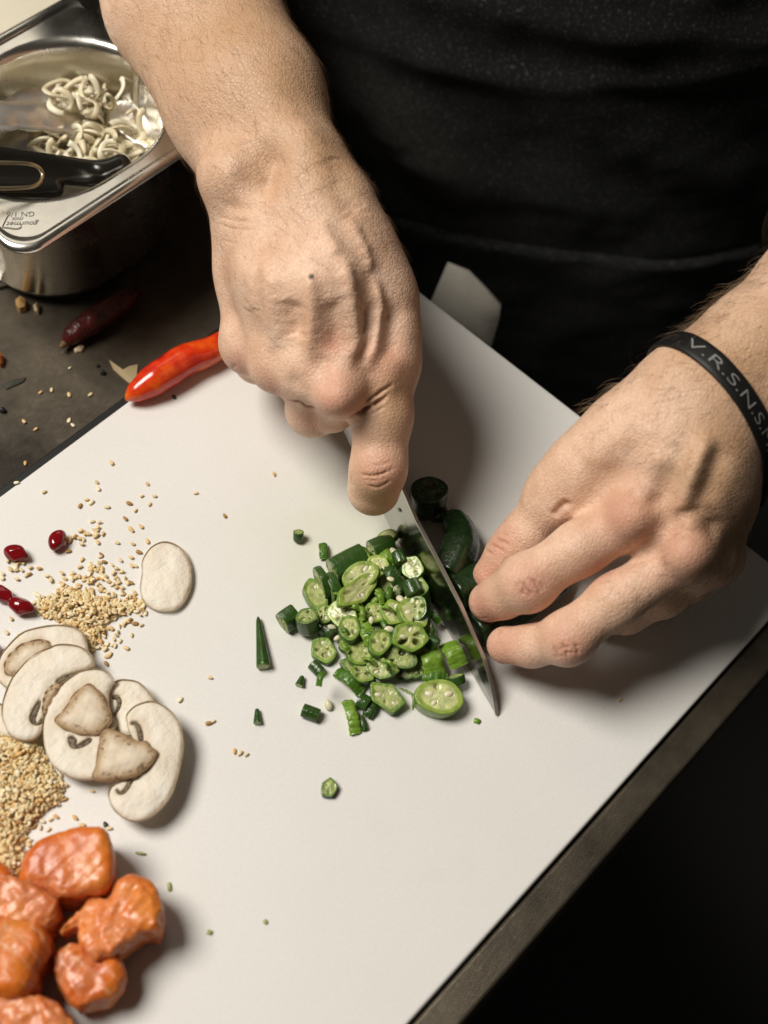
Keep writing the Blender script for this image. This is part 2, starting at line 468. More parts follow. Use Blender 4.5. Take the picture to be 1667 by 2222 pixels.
def subdivide(V, Fq):
    """one round of linear quad subdivision followed by a light smoothing"""
    E = np.sort(np.concatenate([Fq[:, [0, 1]], Fq[:, [1, 2]], Fq[:, [2, 3]], Fq[:, [3, 0]]]), 1)
    U, inv = np.unique(E[:, 0] * len(V) + E[:, 1], return_inverse=True)
    a, b_ = U // len(V), U % len(V)
    n = len(Fq); m = inv.reshape(4, n) + len(V); c = np.arange(n) + len(V) + len(U)
    W = np.concatenate([V, (V[a] + V[b_]) / 2, V[Fq].mean(1)])
    Q = np.concatenate([np.stack([Fq[:, i], m[i], c, m[i - 1]], 1) for i in range(4)])
    for lam in (.5, .5):
        S = np.zeros_like(W); N = np.zeros(len(W))
        for i in range(4):
            np.add.at(S, Q[:, i], W[Q[:, (i + 1) % 4]]); np.add.at(N, Q[:, i], 1)
            np.add.at(S, Q[:, i], W[Q[:, i - 1]]); np.add.at(N, Q[:, i], 1)
        W = W + lam * (S / N[:, None] - W)
    return W, Q
def feature(fl, V, N, disp, pts, amp, wid, out=None, ow=None, taper=True):
    """raise (amp > 0) or sink the skin along a line of picture points, widths and heights in mm"""
    q = []; pts = [tuple(p) for p in pts]
    if len(pts) == 1: pts = pts * 2
    for (x0, y0), (x1, y1) in zip(pts[:-1], pts[1:]):
        m = max(1, int(math.hypot(x1 - x0, y1 - y0) / 8))
        for k in range(m): q.append(snap(fl, x0 + (x1 - x0) * k / m, y0 + (y1 - y0) * k / m))
    q.append(snap(fl, *pts[-1]))
    q = np.array([x for x in q if x is not None]); w = wid / 1000.
    if len(q) == 0: return
    lo, hi = q.min(0) - 3 * w, q.max(0) + 3 * w
    ii = np.where(np.all((V > lo) & (V < hi), 1))[0]
    best = np.full(len(ii), 1.0); pos = np.zeros(len(ii)); X = V[ii]
    for k, (a, b_) in enumerate(zip(q[:-1], q[1:])):
        if np.linalg.norm(b_ - a) > .012: continue
        ab = b_ - a; tt = np.clip((X - a) @ ab / max(ab @ ab, 1e-12), 0, 1)
        d = np.linalg.norm(X - a - tt[:, None] * ab, axis=1)
        c = d < best; best[c] = d[c]; pos[c] = (k + tt[c]) / (len(q) - 1)
    g = np.exp(-(best / w) ** 2)
    Lq = np.linalg.norm(np.diff(q, axis=0), axis=1).sum()
    if taper and Lq > 3 * w: g *= .5 - .5 * np.cos(PI * np.clip(np.minimum(pos, 1 - pos) * Lq / max(1.6 * w, .25 * Lq), .12, 1))
    disp[ii] += amp * (1.5 if wid > 2 and amp > 0 else 1.15 if wid > 2 else 1.3) / 1000. * g
    if out is not None: out[ii] = np.maximum(out[ii], ow * g)
VR, FR = R.mesh(); VR, FR = subdivide(VR, FR); NR = vert_normals(VR, FR)
dR = np.zeros(len(VR)); creR = np.zeros(len(VR))
for pts, amp, wid in (
    ([(742, 540), (760, 640), (770, 735), (745, 820)], 1.7, 3.2), ([(805, 590), (824, 670), (814, 755), (785, 815)], 1.8, 2.8),
    ([(668, 570), (680, 670), (674, 745), (666, 800)], 1.5, 3.2), ([(575, 540), (588, 640), (602, 730), (600, 785)], 1.2, 4.0),
    ([(690, 470), (715, 520), (742, 560)], .9, 3.0), ([(755, 470), (790, 540), (806, 600)], .9, 2.6),
    ([(628, 640), (640, 700), (650, 745)], -2.4, 4.2), ([(720, 640), (728, 720), (712, 780)], -1.6, 4.2), ([(850, 690), (848, 760)], -1.8, 4.5),
    ([(798, 650), (796, 730)], -1.0, 3.0), ([(700, 790), (705, 830)], -1.0, 3.5), ([(640, 830)], -1.2, 4),
    ([(578, 346), (566, 388)], -6.0, 8.0), ([(505, 372)], 2.6, 9.5), ([(700, 330), (735, 410), (780, 480)], -1.2, 6), ([(650, 250), (690, 340), (720, 420)], .9, 6),
    ([(735, 868)], 1.6, 6.5), ([(560, 120), (620, 260), (690, 400)], .8, 9), ([(850, 790), (842, 830)], 1.0, 5), ([(540, 560), (552, 690)], .8, 5),
    ([(480, 440), (520, 452), (570, 452)], -.5, 2.2)): feature(R, VR, NR, dR, pts, amp, wid)
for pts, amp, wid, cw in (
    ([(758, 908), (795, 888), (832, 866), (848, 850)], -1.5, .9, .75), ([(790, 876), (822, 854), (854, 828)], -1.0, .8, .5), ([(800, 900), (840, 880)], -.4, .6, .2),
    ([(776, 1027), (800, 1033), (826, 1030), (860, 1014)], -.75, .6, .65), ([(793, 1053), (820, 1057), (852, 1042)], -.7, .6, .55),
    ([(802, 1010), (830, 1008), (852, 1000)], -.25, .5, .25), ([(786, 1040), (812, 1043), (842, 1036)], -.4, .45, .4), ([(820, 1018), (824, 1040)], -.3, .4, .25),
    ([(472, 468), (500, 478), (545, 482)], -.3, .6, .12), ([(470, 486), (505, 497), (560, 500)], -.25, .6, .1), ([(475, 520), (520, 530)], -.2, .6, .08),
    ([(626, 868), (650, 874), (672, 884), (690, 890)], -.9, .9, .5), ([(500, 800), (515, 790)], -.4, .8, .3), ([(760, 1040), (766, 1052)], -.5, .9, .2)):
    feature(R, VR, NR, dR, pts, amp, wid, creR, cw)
VR = VR + NR * dR[:, None]

# --- left arm (holding hand)
L = arm_field([P(1830, 560, .14), P(1800, 800, .05), P(1030, 1330, .0), P(1060, 1240, .03), P(1600, 1230, .01), P(1560, 850, .11), P(1300, 1440, .0)], .028)
chain(L, [J(1950, 470, 112, 165), J(1790, 640, 104, 140), J(1640, 760, 96, 118), J(1521, 842, 88, 104), J(1470, 890, 80, 92)], .010)
chain(L, [J(1990, 560, 104, 165), J(1840, 730, 96, 140), J(1720, 850, 88, 118), J(1594, 896, 80, 96), J(1566, 956, 74, 78)], .010)
chain(L, [J(1515, 870, 88, 88), J(1460, 960, 82, 80), J(1383, 1118, 64, 62)], .012)
chain(L, [J(1550, 900, 88, 88), J(1520, 1020, 80, 78), J(1488, 1196, 60, 60)], .012)
chain(L, [J(1565, 930, 80, 80), J(1548, 1060, 68, 70), J(1530, 1208, 47, 56)], .012)
chain(L, [J(1570, 955, 70, 72), J(1560, 1080, 54, 62), J(1550, 1205, 34, 50)], .012)
L.cap(J(1420, 960, 66, 60)[0], J(1400, 1080, 46, 60)[0], .016, .013, .016)
L.cap(J(1500, 1000, 58, 60)[0], J(1480, 1140, 40, 60)[0], .015, .013, .016)
# thumb side
chain(L, [J(1450, 880, 82, 84), J(1350, 955, 72, 74), J(1262, 1030, 58, 66), J(1228, 1062, 52, 60)], .014)
for q in ((1372, 1122, 70, 52), (1490, 1200, 68, 52)):
    p, r = J(*q); L.ell(p, np.eye(3), (r, r, r), .010)
lth = L.like(); chain(lth, [J(1250, 1040, 55, 62), J(1200, 1085, 46, 60), J(1140, 1166, 31, 52), J(1108, 1198, 26, 47), J(1066, 1248, 18, 40)], .005)
lin = L.like(); chain(lin, [J(1375, 1122, 64, 64), J(1258, 1190, 55, 57), J(1140, 1264, 42, 56), J(1095, 1292, 31, 46), J(1062, 1306, 22, 45)], .005)
p, r = J(1148, 1268, 44, 55); lin.ell(p, np.eye(3), (r, r, r), .006)
lmi = L.like(); chain(lmi, [J(1488, 1200, 60, 60), J(1335, 1304, 50, 55), J(1228, 1384, 38, 52), J(1155, 1402, 26, 42), J(1098, 1400, 18, 42)], .005)
p, r = J(1235, 1388, 41, 50); lmi.ell(p, np.eye(3), (r, r, r), .006)
lri = L.like(); chain(lri, [J(1535, 1212, 46, 56), J(1440, 1286, 31, 50), J(1360, 1330, 18, 42), J(1310, 1340, 12, 38)], .005)
lpi = L.like(); chain(lpi, [J(1560, 1212, 33, 52), J(1490, 1262, 20, 44), J(1420, 1300, 13, 38)], .005)
hand_union(L, [(lth, .009), (lin, .006), (lmi, .006), (lri, .008), (lpi, .008)], .006)
VL, FL = L.mesh(); VL, FL = subdivide(VL, FL); NL = vert_normals(VL, FL)
dL = np.zeros(len(VL)); creL = np.zeros(len(VL))
for pts, amp, wid in (
    ([(1545, 930), (1515, 1000), (1482, 1085), (1440, 1125)], 2.6, 4.0), ([(1570, 950), (1545, 1030), (1520, 1100)], -1.5, 5.5), ([(1440, 960), (1412, 1040), (1388, 1095)], 1.2, 5),
    ([(1500, 1100), (1494, 1170)], 1.6, 4), ([(1440, 1160), (1420, 1190)], -1.6, 5), ([(1330, 1040), (1300, 1090)], -1.4, 7), ([(1455, 1040), (1440, 1080)], -1.2, 5),
    ([(1375, 1122)], 1.4, 8), ([(1492, 1200)], 2.0, 8), ([(1400, 1180), (1370, 1215)], -1.2, 5), ([(1395, 1075), (1440, 1105)], -.8, 3),
    ([(1560, 1110), (1530, 1180)], -1.4, 5), ([(1400, 880), (1330, 960), (1260, 1020)], .8, 6)): feature(L, VL, NL, dL, pts, amp, wid)
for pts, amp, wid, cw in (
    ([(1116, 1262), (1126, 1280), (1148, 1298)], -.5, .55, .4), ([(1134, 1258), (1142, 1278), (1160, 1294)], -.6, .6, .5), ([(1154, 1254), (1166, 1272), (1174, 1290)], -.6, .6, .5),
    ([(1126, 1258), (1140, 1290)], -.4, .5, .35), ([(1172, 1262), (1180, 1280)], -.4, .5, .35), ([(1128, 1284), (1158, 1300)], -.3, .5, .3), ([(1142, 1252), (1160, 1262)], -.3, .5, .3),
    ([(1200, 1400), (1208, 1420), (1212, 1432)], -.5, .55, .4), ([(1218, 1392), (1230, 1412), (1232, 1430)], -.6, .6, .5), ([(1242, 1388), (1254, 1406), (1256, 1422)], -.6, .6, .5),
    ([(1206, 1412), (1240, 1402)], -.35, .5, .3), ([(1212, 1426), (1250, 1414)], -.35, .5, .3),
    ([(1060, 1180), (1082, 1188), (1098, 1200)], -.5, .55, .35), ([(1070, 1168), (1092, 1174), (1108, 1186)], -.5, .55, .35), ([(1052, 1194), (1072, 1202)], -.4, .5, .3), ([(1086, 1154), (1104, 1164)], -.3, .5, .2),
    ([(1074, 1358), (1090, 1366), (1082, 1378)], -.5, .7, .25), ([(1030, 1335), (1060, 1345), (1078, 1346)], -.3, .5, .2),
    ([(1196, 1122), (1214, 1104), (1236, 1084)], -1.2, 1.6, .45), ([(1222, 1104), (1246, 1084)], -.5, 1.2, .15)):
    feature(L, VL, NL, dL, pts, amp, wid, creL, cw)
VL = VL + NL * dL[:, None]

def grow(V, pts, rad):
    w = np.zeros(len(V))
    for q, r in zip(pts, rad): w = np.maximum(w, np.exp(-((V - q) ** 2).sum(1) / (r * r)))
    return w
def surf(fl, q): 
    s_ = snap(fl, q[0], q[1]); return s_ if s_ is not None else P(q[0], q[1], .05)
redR = [(surf(R, q), q[2] / 1000.) for q in ((735, 872, 13), (845, 795, 10), (825, 1030, 11), (838, 1040, 9), (682, 905, 10), (598, 850, 9), (520, 795, 8), (720, 745, 6))]
redL = [(surf(L, q), q[2] / 1000.) for q in ((1500, 1195, 15), (1365, 1120, 14), (1148, 1275, 11), (1235, 1412, 11), (1050, 1325, 12), (1085, 1420, 12), (1040, 1245, 12), (1080, 1180, 9), (1300, 1230, 8))]
tanR = [(surf(R, q), q[2] / 1000.) for q in ((480, 60, 50), (600, 180, 40), (570, 370, 12), (690, 330, 25), (860, 870, 14), (820, 1080, 12))]
tanL = [(surf(L, q), q[2] / 1000.) for q in ((1600, 780, 30), (1550, 1040, 22), (1600, 1150, 20), (1570, 960, 18))]
sep = lambda L_: ([a for a, _ in L_], [b_ for _, b_ in L_])
# coarse torso and upper arms under the clothes
T = Field(np.array([-.05, -.55, -.5]), np.array([.95, .75, .62]), .012)
T.BIG = .06
elbL = P(1555, 870, .085) + nrm(P(1790, 650, .1) - P(1555, 870, .085)) * .27
shR, shL = G(.44, -.15, .42), G(.44, .27, .42)
T.v[:] = .06
T.cap(P(300, -260, .108), elbR, .036, .042, .03); T.cap(elbR, shR, .042, .055, .03)
T.cap(P(1990, 530, .108), elbL, .036, .042, .03); T.cap(elbL, shL, .042, .055, .03)
for s_ in (-.09, -.03, .03, .09):
    T.cap(G(.43, .06 + s_, -.45), G(.43, .06 + s_, .40), .085, .085, .05)
VT, FT = T.mesh()
V = np.concatenate([VR, VL, VT]); Fc = np.concatenate([FR, FL + len(VR), FT + len(VR) + len(VL)])
red = grow(V, *sep(redR + redL)); tan = grow(V, *sep(tanR + tanL))
cre = np.concatenate([creR, creL, np.zeros(len(VT))])
mole = np.zeros(len(V)); mp = surf(R, (676, 604)); mp = VR[np.argmin(((VR - mp) ** 2).sum(1))]; mole = np.clip(1.6 - np.linalg.norm(V - mp, axis=1) / .0010, 0, 1)
add('body', mesh('body', shift(V, person), Fc, m_skin, True, attr={'red': red, 'tan': tan, 'crease': cre, 'mole': mole}), person)
# ------------------------------------------------------------------ clothes, band and hair
def torso(off, z0, z1, nz, nt, hem=False):
    V = []; Fc = []
    for i in range(nz):
        z = z0 + (z1 - z0) * i / (nz - 1)
        for j in range(nt):
            th_ = 2 * PI * j / nt
            c_, s_ = math.cos(th_), math.sin(th_)
            w = .205 * math.copysign(abs(s_) ** .85, s_); d = .150 * math.copysign(abs(c_) ** .85, c_)
            sl = .04 * max(0, z + .05)
            x = w; f_ = -d
            # soft folds: smile-shaped drapes and a few slanted pulls
            fr = max(0, c_) ** .5 if c_ > 0 else 0
            q = z - .9 * w * w
            fo = .0045 * math.exp(-((q - .062) / .011) ** 2) + .004 * math.exp(-((q - .030 - .15 * w) / .009) ** 2) \
                + .010 * math.exp(-((z + .10 + .95 * w) / 1.38 / .017) ** 2 - (((w + .072) - (z + .032)) / .075) ** 2)
            fo += .0028 * math.sin(38 * w + 55 * z + 2 * math.sin(20 * z)) * .5 + .003 * mnoise.noise((w * 22, z * 30, 3.1)) + .0012 * mnoise.noise((w * 60, z * 90, 1.1))
            r = off + fo * fr
            g = G(.40 + f_ * (1 + r / .15) + sl, .055 + x * (1 + r / .2), z)
            V.append(g)
    for i in range(nz - 1):
        for j in range(nt):
            k = (j + 1) % nt
            Fc.append((i * nt + j, i * nt + k, (i + 1) * nt + k, (i + 1) * nt + j))
    return V, Fc
def tube(path, radii, n=28, squash=1.0, wob=0., seed=1, cap=False):
    V = []; Fc = []; up = np.array([0, 0, 1.0])
    path = [np.asarray(p, float) for p in path]
    for i, (p, r) in enumerate(zip(path, radii)):
        d = nrm(path[min(i + 1, len(path) - 1)] - path[max(i - 1, 0)])
        x = np.cross(d, up); x = nrm(x) if np.linalg.norm(x) > 1e-3 else np.array([1., 0, 0]); y = np.cross(x, d)
        for j in range(n):
            a = 2 * PI * j / n
            rr = r * (1 + wob * mnoise.noise((math.cos(a) * 1.5 + seed, math.sin(a) * 1.5, i * .7 + seed)))
            V.append(p + x * rr * math.cos(a) + y * rr * squash * math.sin(a))
    for i in range(len(path) - 1):
        for j in range(n):
            k = (j + 1) % n; Fc.append((i * n + j, i * n + k, (i + 1) * n + k, (i + 1) * n + j))
    if cap: Fc.append(tuple(reversed(range(n)))); Fc.append(tuple(range((len(path) - 1) * n, len(path) * n)))
    return V, Fc
def join(parts):
    V = []; Fc = []
    for v, f_ in parts:
        o = len(V); V.extend(list(v)); Fc.extend([tuple(i + o for i in q) for q in f_])
    return V, Fc
hemc = P(322, -104, .106); fdir = nrm(hemc - P(640, 440, .095))
hem_in = hemc + fdir * .004
lhem = P(1840, 615, .112)
def lerp(a, b_, n): return [a + (b_ - a) * i / (n - 1) for i in range(n)]
slR = tube([hem_in, hemc - fdir * .0015, hemc, hemc + fdir * .004] + lerp(hemc + fdir * .03, elbR, 5) + lerp(elbR, shR, 10)[1:], [.036, .0375, .0395, .040] + [.043, .046, .049, .052, .054] + [.058] * 4 + [.066] * 5, 48, .95, .10, 2)
slL = tube(lerp(lhem, elbL, 6) + lerp(elbL, shL, 10)[1:], [.043, .045, .048, .051, .054, .056] + [.058] * 4 + [.066] * 5, 36, .95, .10, 5)
V, Fc = join([torso(0, -.46, .44, 220, 260), slR, slL])
Vs = np.array(V); q_ = Vs @ US - .055; fold_highlight = np.exp(-((Vs[:, 2] + .10 + .95 * q_) / 1.38 / .020) ** 2 - (((q_ + .072) - (Vs[:, 2] + .032)) / .085) ** 2)  # paler along the slanted fold: highlight painted into the cloth colour
add('shirt', mesh('shirt', shift(V, person), Fc, m_cloth, True, None, {'fold_highlight': fold_highlight}), person)
# apron: a second layer from the waist down
V, Fc = torso(.006, -.55, -.088, 90, 220)
V2, _ = torso(.001, -.55, -.088, 90, 220)
nt = 220; top = [(89 * nt + j) for j in range(nt)]
o = len(V); V = list(V) + [V2[i] for i in top]
Fc = list(Fc) + [(top[j], top[(j + 1) % nt], o + (j + 1) % nt, o + j) for j in range(nt)]
add('apron', mesh('apron', shift(V, person), Fc, m_cloth), person)

# wristband, fitted round the left wrist
wc = P(1563, 889, .086); wax = nrm(P(1790, 690, .098) - P(1555, 880, .086))
e1, e2, _ = frame(wax, (0, 0, 1))
def fval(fl, q):
    ii = np.round((q - fl.lo) / fl.h).astype(int)
    if np.any(ii < 0) or np.any(ii >= fl.n): return .03
    return fl.v[tuple(ii)]
NA = 96; offs = np.linspace(-.0047, .0047, 7); rad = np.zeros((NA, 7))
for i in range(NA):
    a = 2 * PI * i / NA; d = e1 * math.cos(a) + e2 * math.sin(a)
    for j, o_ in enumerate(offs):
        r = .012
        while r < .06 and fval(L, wc + wax * o_ + d * r) < 0: r += .0004
        rad[i, j] = r
for _ in range(6): rad = (np.roll(rad, 1, 0) + 2 * rad + np.roll(rad, -1, 0)) / 4
rad[:] = rad.max(1, keepdims=True) * .5 + rad * .5
def band_pt(a, o_, lift):
    i = (a / (2 * PI) * NA) % NA; i0 = int(i) % NA; i1 = (i0 + 1) % NA; f_ = i - int(i)
    j = np.interp(o_, offs, np.arange(7)); j0 = int(min(j, 5)); g_ = j - j0
    r = (rad[i0, j0] * (1 - g_) + rad[i0, j0 + 1] * g_) * (1 - f_) + (rad[i1, j0] * (1 - g_) + rad[i1, j0 + 1] * g_) * f_
    return wc + wax * o_ + (e1 * math.cos(a) + e2 * math.sin(a)) * (r + lift)
prof = [(-.0044, .0004), (-.0047, .0010), (-.0046, .0014), (-.0040, .0017), (-.0026, .0018), (0, .0018), (.0026, .0018), (.0040, .0017), (.0046, .0014), (.0047, .0010), (.0044, .0004)]
V = []; Fc = []; m_ = len(prof)
for i in range(NA):
    for o_, l_ in prof: V.append(band_pt(2 * PI * i / NA, o_, l_))
for i in range(NA):
    for j in range(m_):
        k = (j + 1) % m_; i2 = (i + 1) % NA
        Fc.append((i * m_ + j, i2 * m_ + j, i2 * m_ + k, i * m_ + k))
band = add('wristband', mesh('wristband', shift(V, person), Fc, m_rubber), person)
m_etch = mat('etched_grey', (.22, .215, .205), .5)
def text_mesh(txt, size, shear=0., space=1.0, off=0.):
    cu = bpy.data.curves.new('lettering', 'FONT'); cu.body = txt; cu.size = size; cu.shear = shear; cu.space_character = space; cu.offset = off
    ob = bpy.data.objects.new('lettering', cu); C.objects.link(ob)
    bpy.context.view_layer.update()
    me = bpy.data.meshes.new_from_object(ob.evaluated_get(bpy.context.evaluated_depsgraph_get()))
    bpy.data.objects.remove(ob)
    return np.array([v.co[:] for v in me.vertices]), [tuple(p.vertices) for p in me.polygons]
TV, TF = text_mesh('V.R.S.N.S.M.V', .0058, 0, 1.0, -.00007)
TV[:, 0] *= (6 * .0112 + .005) / TV[:, 0].max()
# angle of the band point nearest to the V in the photograph
def proj(p):
    q = RW.T @ (np.asarray(p) - POS); return np.array([CX - q[0] * F / q[2], CY + q[1] * F / q[2]])
angs = np.linspace(0, 2 * PI, 720)
pr = np.array([proj(band_pt(a, 0, .0025)) for a in angs])
vis = np.array([np.dot(POS - band_pt(a, 0, .0025), e1 * math.cos(a) + e2 * math.sin(a)) > 0 for a in angs])
a0 = angs[np.argmin(np.hypot(pr[:, 0] - 1474, pr[:, 1] - 772) + 1e4 * ~vis)]
sgn = 1 if proj(band_pt(a0 + .15, 0, .0025))[0] > proj(band_pt(a0, 0, .0025))[0] else -1
V = [band_pt(a0 + sgn * x / .030, -.0019 + y, .00206) for x, y, _ in TV]
add('lettering', mesh('lettering', shift(V, person), TF, m_etch, False), band)

# fine hair on both forearms and the backs of the hands
def hairs(V, N, dirw, wfun, count, lmin, lmax, lift, rad_, seed):
    r = np.random.default_rng(seed)
    Pq = (RW.T @ (V - POS).T).T; px = CX - Pq[:, 0] * F / Pq[:, 2]; py = CY + Pq[:, 1] * F / Pq[:, 2]
    w = wfun(px, py); w = w / w.sum()
    ids = r.choice(len(V), count, p=w)
    HV = []; HF = []
    for i in ids:
        n = N[i]; d = dirw + r.normal(size=3) * .38; d = nrm(d - n * np.dot(d, n))
        Ln = r.uniform(lmin, lmax); p = V[i] - n * .0002; sd = np.cross(n, d); cv = r.normal() * .35
        b0 = len(HV); lf = lift * r.uniform(.4, 1.6)
        for k in range(4):
            u = k / 3
            q = p + d * Ln * u + n * Ln * lf * (u - .55 * u * u) + sd * Ln * cv * u * u
            wd = rad_ * (1 - .8 * u)
            HV += [q + sd * wd, q - sd * wd * .5 + n * wd * .86, q - sd * wd * .5 - n * wd * .86]
        for k in range(3):
            for j in range(3):
                j2 = (j + 1) % 3
                HF.append((b0 + k * 3 + j, b0 + k * 3 + j2, b0 + k * 3 + 3 + j2, b0 + k * 3 + 3 + j))
    return HV, HF
dRw = nrm(P(640, 440, .095) - P(408, 0, .10)); dLw = nrm(P(1555, 870, .085) - P(1790, 680, .1))
def wR(px, py): return np.clip((600 - py) / 250, .0, 1) * (.4 + .6 * ((px - 300) / 400 > 0)) + .10 * (py < 680) + (py > 680) * 1e-9
def wL(px, py): return np.where(px + .25 * py > 1640, 1.0, .0) + np.where((px > 1250) & (py < 1010), .45, 0) * (px + py * .6 > 1830) + 1e-9
NRR = vert_normals(VR, FR); NLL = vert_normals(VL, FL)
m_hair2 = mat('light_hair', (.17, .085, .038), .5)
Vh, Fh = hairs(VR, NRR, dRw + .25 * US, wR, 7000, .004, .010, .28, .000034, 3)
tag(add('arm_hair', mesh('arm_hair', shift(Vh, person), Fh, m_hair2), person), kind='stuff')
Vh, Fh = hairs(VL, NLL, dLw - .2 * US, wL, 3600, .004, .011, .55, .000042, 4)
tag(add('arm_hair', mesh('arm_hair', shift(Vh, person), Fh, m_hair), person), kind='stuff')

def wC(px, py):
    def near(ax, ay, bx, by, w):
        tt = np.clip(((px - ax) * (bx - ax) + (py - ay) * (by - ay)) / ((bx - ax) ** 2 + (by - ay) ** 2), 0, 1)
        return np.exp(-(np.hypot(px - ax - tt * (bx - ax), py - ay - tt * (by - ay)) / w) ** 2)
    return near(1495, 732, 1690, 570, 16) + .5 * near(1290, 890, 1425, 788, 10) + 1e-9
Vh, Fh = hairs(VL, NLL, dLw - .3 * US + .2 * UF, wC, 420, .006, .011, .7, .000050, 14)
tag(add('arm_hair', mesh('arm_hair', shift(Vh, person), Fh, mat('lit_hair', (.42, .29, .18), .4)), person), kind='stuff')  # outline hairs, paler because the light on them is put into the colour
# ------------------------------------------------------------------ a grey towel hanging beyond the board
tp = [(972, 570), (1018, 588), (1052, 622), (1088, 660), (1084, 690), (1066, 752), (1050, 800), (900, 700), (935, 655)]
tz = -UF; tp0 = G(.165, .05, -.05)
pts = [on_plane(x, y, tp0, nrm(tz + np.array([0, 0, .55]))) for x, y in tp]
tn = nrm(tz + np.array([0, 0, .55])); tcen = np.mean(pts, 0)
V = []; Fc = []
n_ = len(pts)
for sc_, d_ in ((.97, .0028), (1.0, .0012), (1.0, -.0012), (.97, -.0028)):
    for p in pts: V.append(tcen + (p - tcen) * sc_ + tn * d_)
V.append(tcen + tn * .0036); V.append(tcen - tn * .003)
for i in range(3):
    for j in range(n_): Fc.append((i * n_ + j, (i + 1) * n_ + j, (i + 1) * n_ + (j + 1) % n_, i * n_ + (j + 1) % n_))
for j in range(n_): Fc.append((j, (j + 1) % n_, 4 * n_)); Fc.append((3 * n_ + (j + 1) % n_, 3 * n_ + j, 4 * n_ + 1))
tag(add('towel', mesh('towel', V, Fc, m_towel)), 'folded grey towel tucked against the black apron beyond the board', 'towel')

# ------------------------------------------------------------------ chillies
def lathe_path(path, radii, n=20, wr=0., seed=0):
    return tube(path, radii, n, 1.0, wr, seed, True)
def bez(pts, n):
    pts = np.array(pts, float); out = []
    tt = np.linspace(0, len(pts) - 1, n)
    for u in tt:
        i = int(min(u, len(pts) - 2)); f_ = u - i
        p0, p1, p2, p3 = pts[max(i - 1, 0)], pts[i], pts[i + 1], pts[min(i + 2, len(pts) - 1)]
        out.append(.5 * (2 * p1 + (p2 - p0) * f_ + (2 * p0 - 5 * p1 + 4 * p2 - p3) * f_ ** 2 + (3 * p1 - p0 - 3 * p2 + p3) * f_ ** 3))
    return np.array(out)
m_chilli = mat('red_chilli', (.55, .03, .008), .22, Coat_Weight=.3)
t = NT(m_chilli); co = t.coord()
t.col(t.ramp(t.noise(75, 3, .6, co), [(.33, (.46, .010, .005)), (.5, (.66, .040, .006)), (.70, (.80, .15, .010))]))
t.nor(t.bump(t.noise(90, 2, .5, co), .12, .0015))
path = bez([P(272, 868, .0045), P(300, 848, .0062), (P(345, 818, .0075)), P(400, 783, .0078), P(455, 762, .0075), P(500, 735, .0075), P(540, 712, .007)], 40)
rr = np.interp(np.linspace(0, 1, 40), [0, .04, .12, .3, .5, .7, .9, 1], [.0003, .0017, .0043, .0072, .0074, .0062, .0050, .003])
ch = thing('red_chilli', 'glossy bright red chilli lying on the corner of the white board', 'chilli', tuple(path[20] * [1, 1, 0]))
V, Fc = lathe_path(path, rr, 32, .05, 4)
add('pod', mesh('pod', shift(V, ch), Fc, m_chilli), ch)
m_gstem = mat('green_stem', (.10, .16, .03), .5)
V, Fc = lathe_path(bez([P(540, 712, .007), P(556, 702, .009), P(580, 690, .010)], 8), np.linspace(.003, .0012, 8), 10)
add('stem', mesh('stem', shift(V, ch), Fc, m_gstem), ch)
m_dry = mat('dried_chilli', (.13, .010, .008), .38)
t = NT(m_dry); co = t.coord()
t.col(t.ramp(t.noise(120, 4, .6, co), [(.35, (.022, .004, .003)), (.65, (.11, .008, .006))]))
t.nor(t.bump(t.noise(200, 3, .6, co), .8, .002))
path = bez([P(140, 744, TZ + .004), P(165, 722, TZ + .006), P(210, 690, TZ + .007), P(262, 655, TZ + .0075), P(305, 628, TZ + .006)], 30)
rr = np.interp(np.linspace(0, 1, 30), [0, .06, .2, .45, .75, .92, 1], [.0012, .0030, .0048, .0058, .0050, .0030, .0012])
dc = thing('dried_chilli', 'dark wrinkled dried red chilli on the steel counter by the pan', 'chilli', tuple(path[15] * [1, 1, 0] + [0, 0, TZ]))
V, Fc = lathe_path(path, rr, 22, .16, 9); add('pod', mesh('pod', shift(V, dc), Fc, m_dry), dc)
V, Fc = lathe_path(bez([P(146, 741, TZ + .004), P(138, 748, TZ + .004), P(132, 752, TZ + .005)], 6), np.linspace(.0022, .001, 6), 8)
add('stem', mesh('stem', shift(V, dc), Fc, mat('dry_stem', (.16, .10, .04), .7)), dc)

# ------------------------------------------------------------------ steel pan
m_letter = mat('stamped_grey', (.10, .095, .085), .6)
pan = thing('steel_pan', 'polished stainless steel food pan with a rolled rim holding tongs and onion', 'pan', tuple(P(200, 300, 0) * [1, 1, 0] + [0, 0, TZ]))
RZ = .070
def rrect(x0, x1, y0, y1, r, z, n=10):
    out = []
    for cx, cy, a0 in ((x1 - r, y1 - r, 0), (x0 + r, y1 - r, PI / 2), (x0 + r, y0 + r, PI), (x1 - r, y0 + r, 3 * PI / 2)):
        for a in np.linspace(a0, a0 + PI / 2, n + 1): out.append((cx + r * math.cos(a), cy + r * math.sin(a), z))
    return out
px0, px1, py0, py1 = -.0545, .0740, .1615, .2735
rings = []
def ring(ins, r, z): rings.append(rrect(px0 + ins, px1 - ins, py0 + ins, py1 - ins, r, z))
ring(.0042, .010, RZ - .0036); ring(.0016, .011, RZ - .0040); ring(0, .012, RZ - .0022); ring(.0004, .012, RZ - .0004); ring(.0020, .0115, RZ + .0006)
ring(.0040, .011, RZ + .0006); ring(.0052, .011, RZ - .0004); ring(.0058, .012, RZ - .0012); ring(.0061, .0124, RZ - .0013); ring(.0066, .013, RZ - .0013); ring(.0099, .0435, RZ - .0013); ring(.0105, .044, RZ - .0014)
ring(.0125, .044, RZ - .0022); ring(.0138, .043, RZ - .0050); ring(.0150, .042, RZ - .012); ring(.0180, .038, .036); ring(.0205, .036, .031); ring(.0250, .032, .0285)
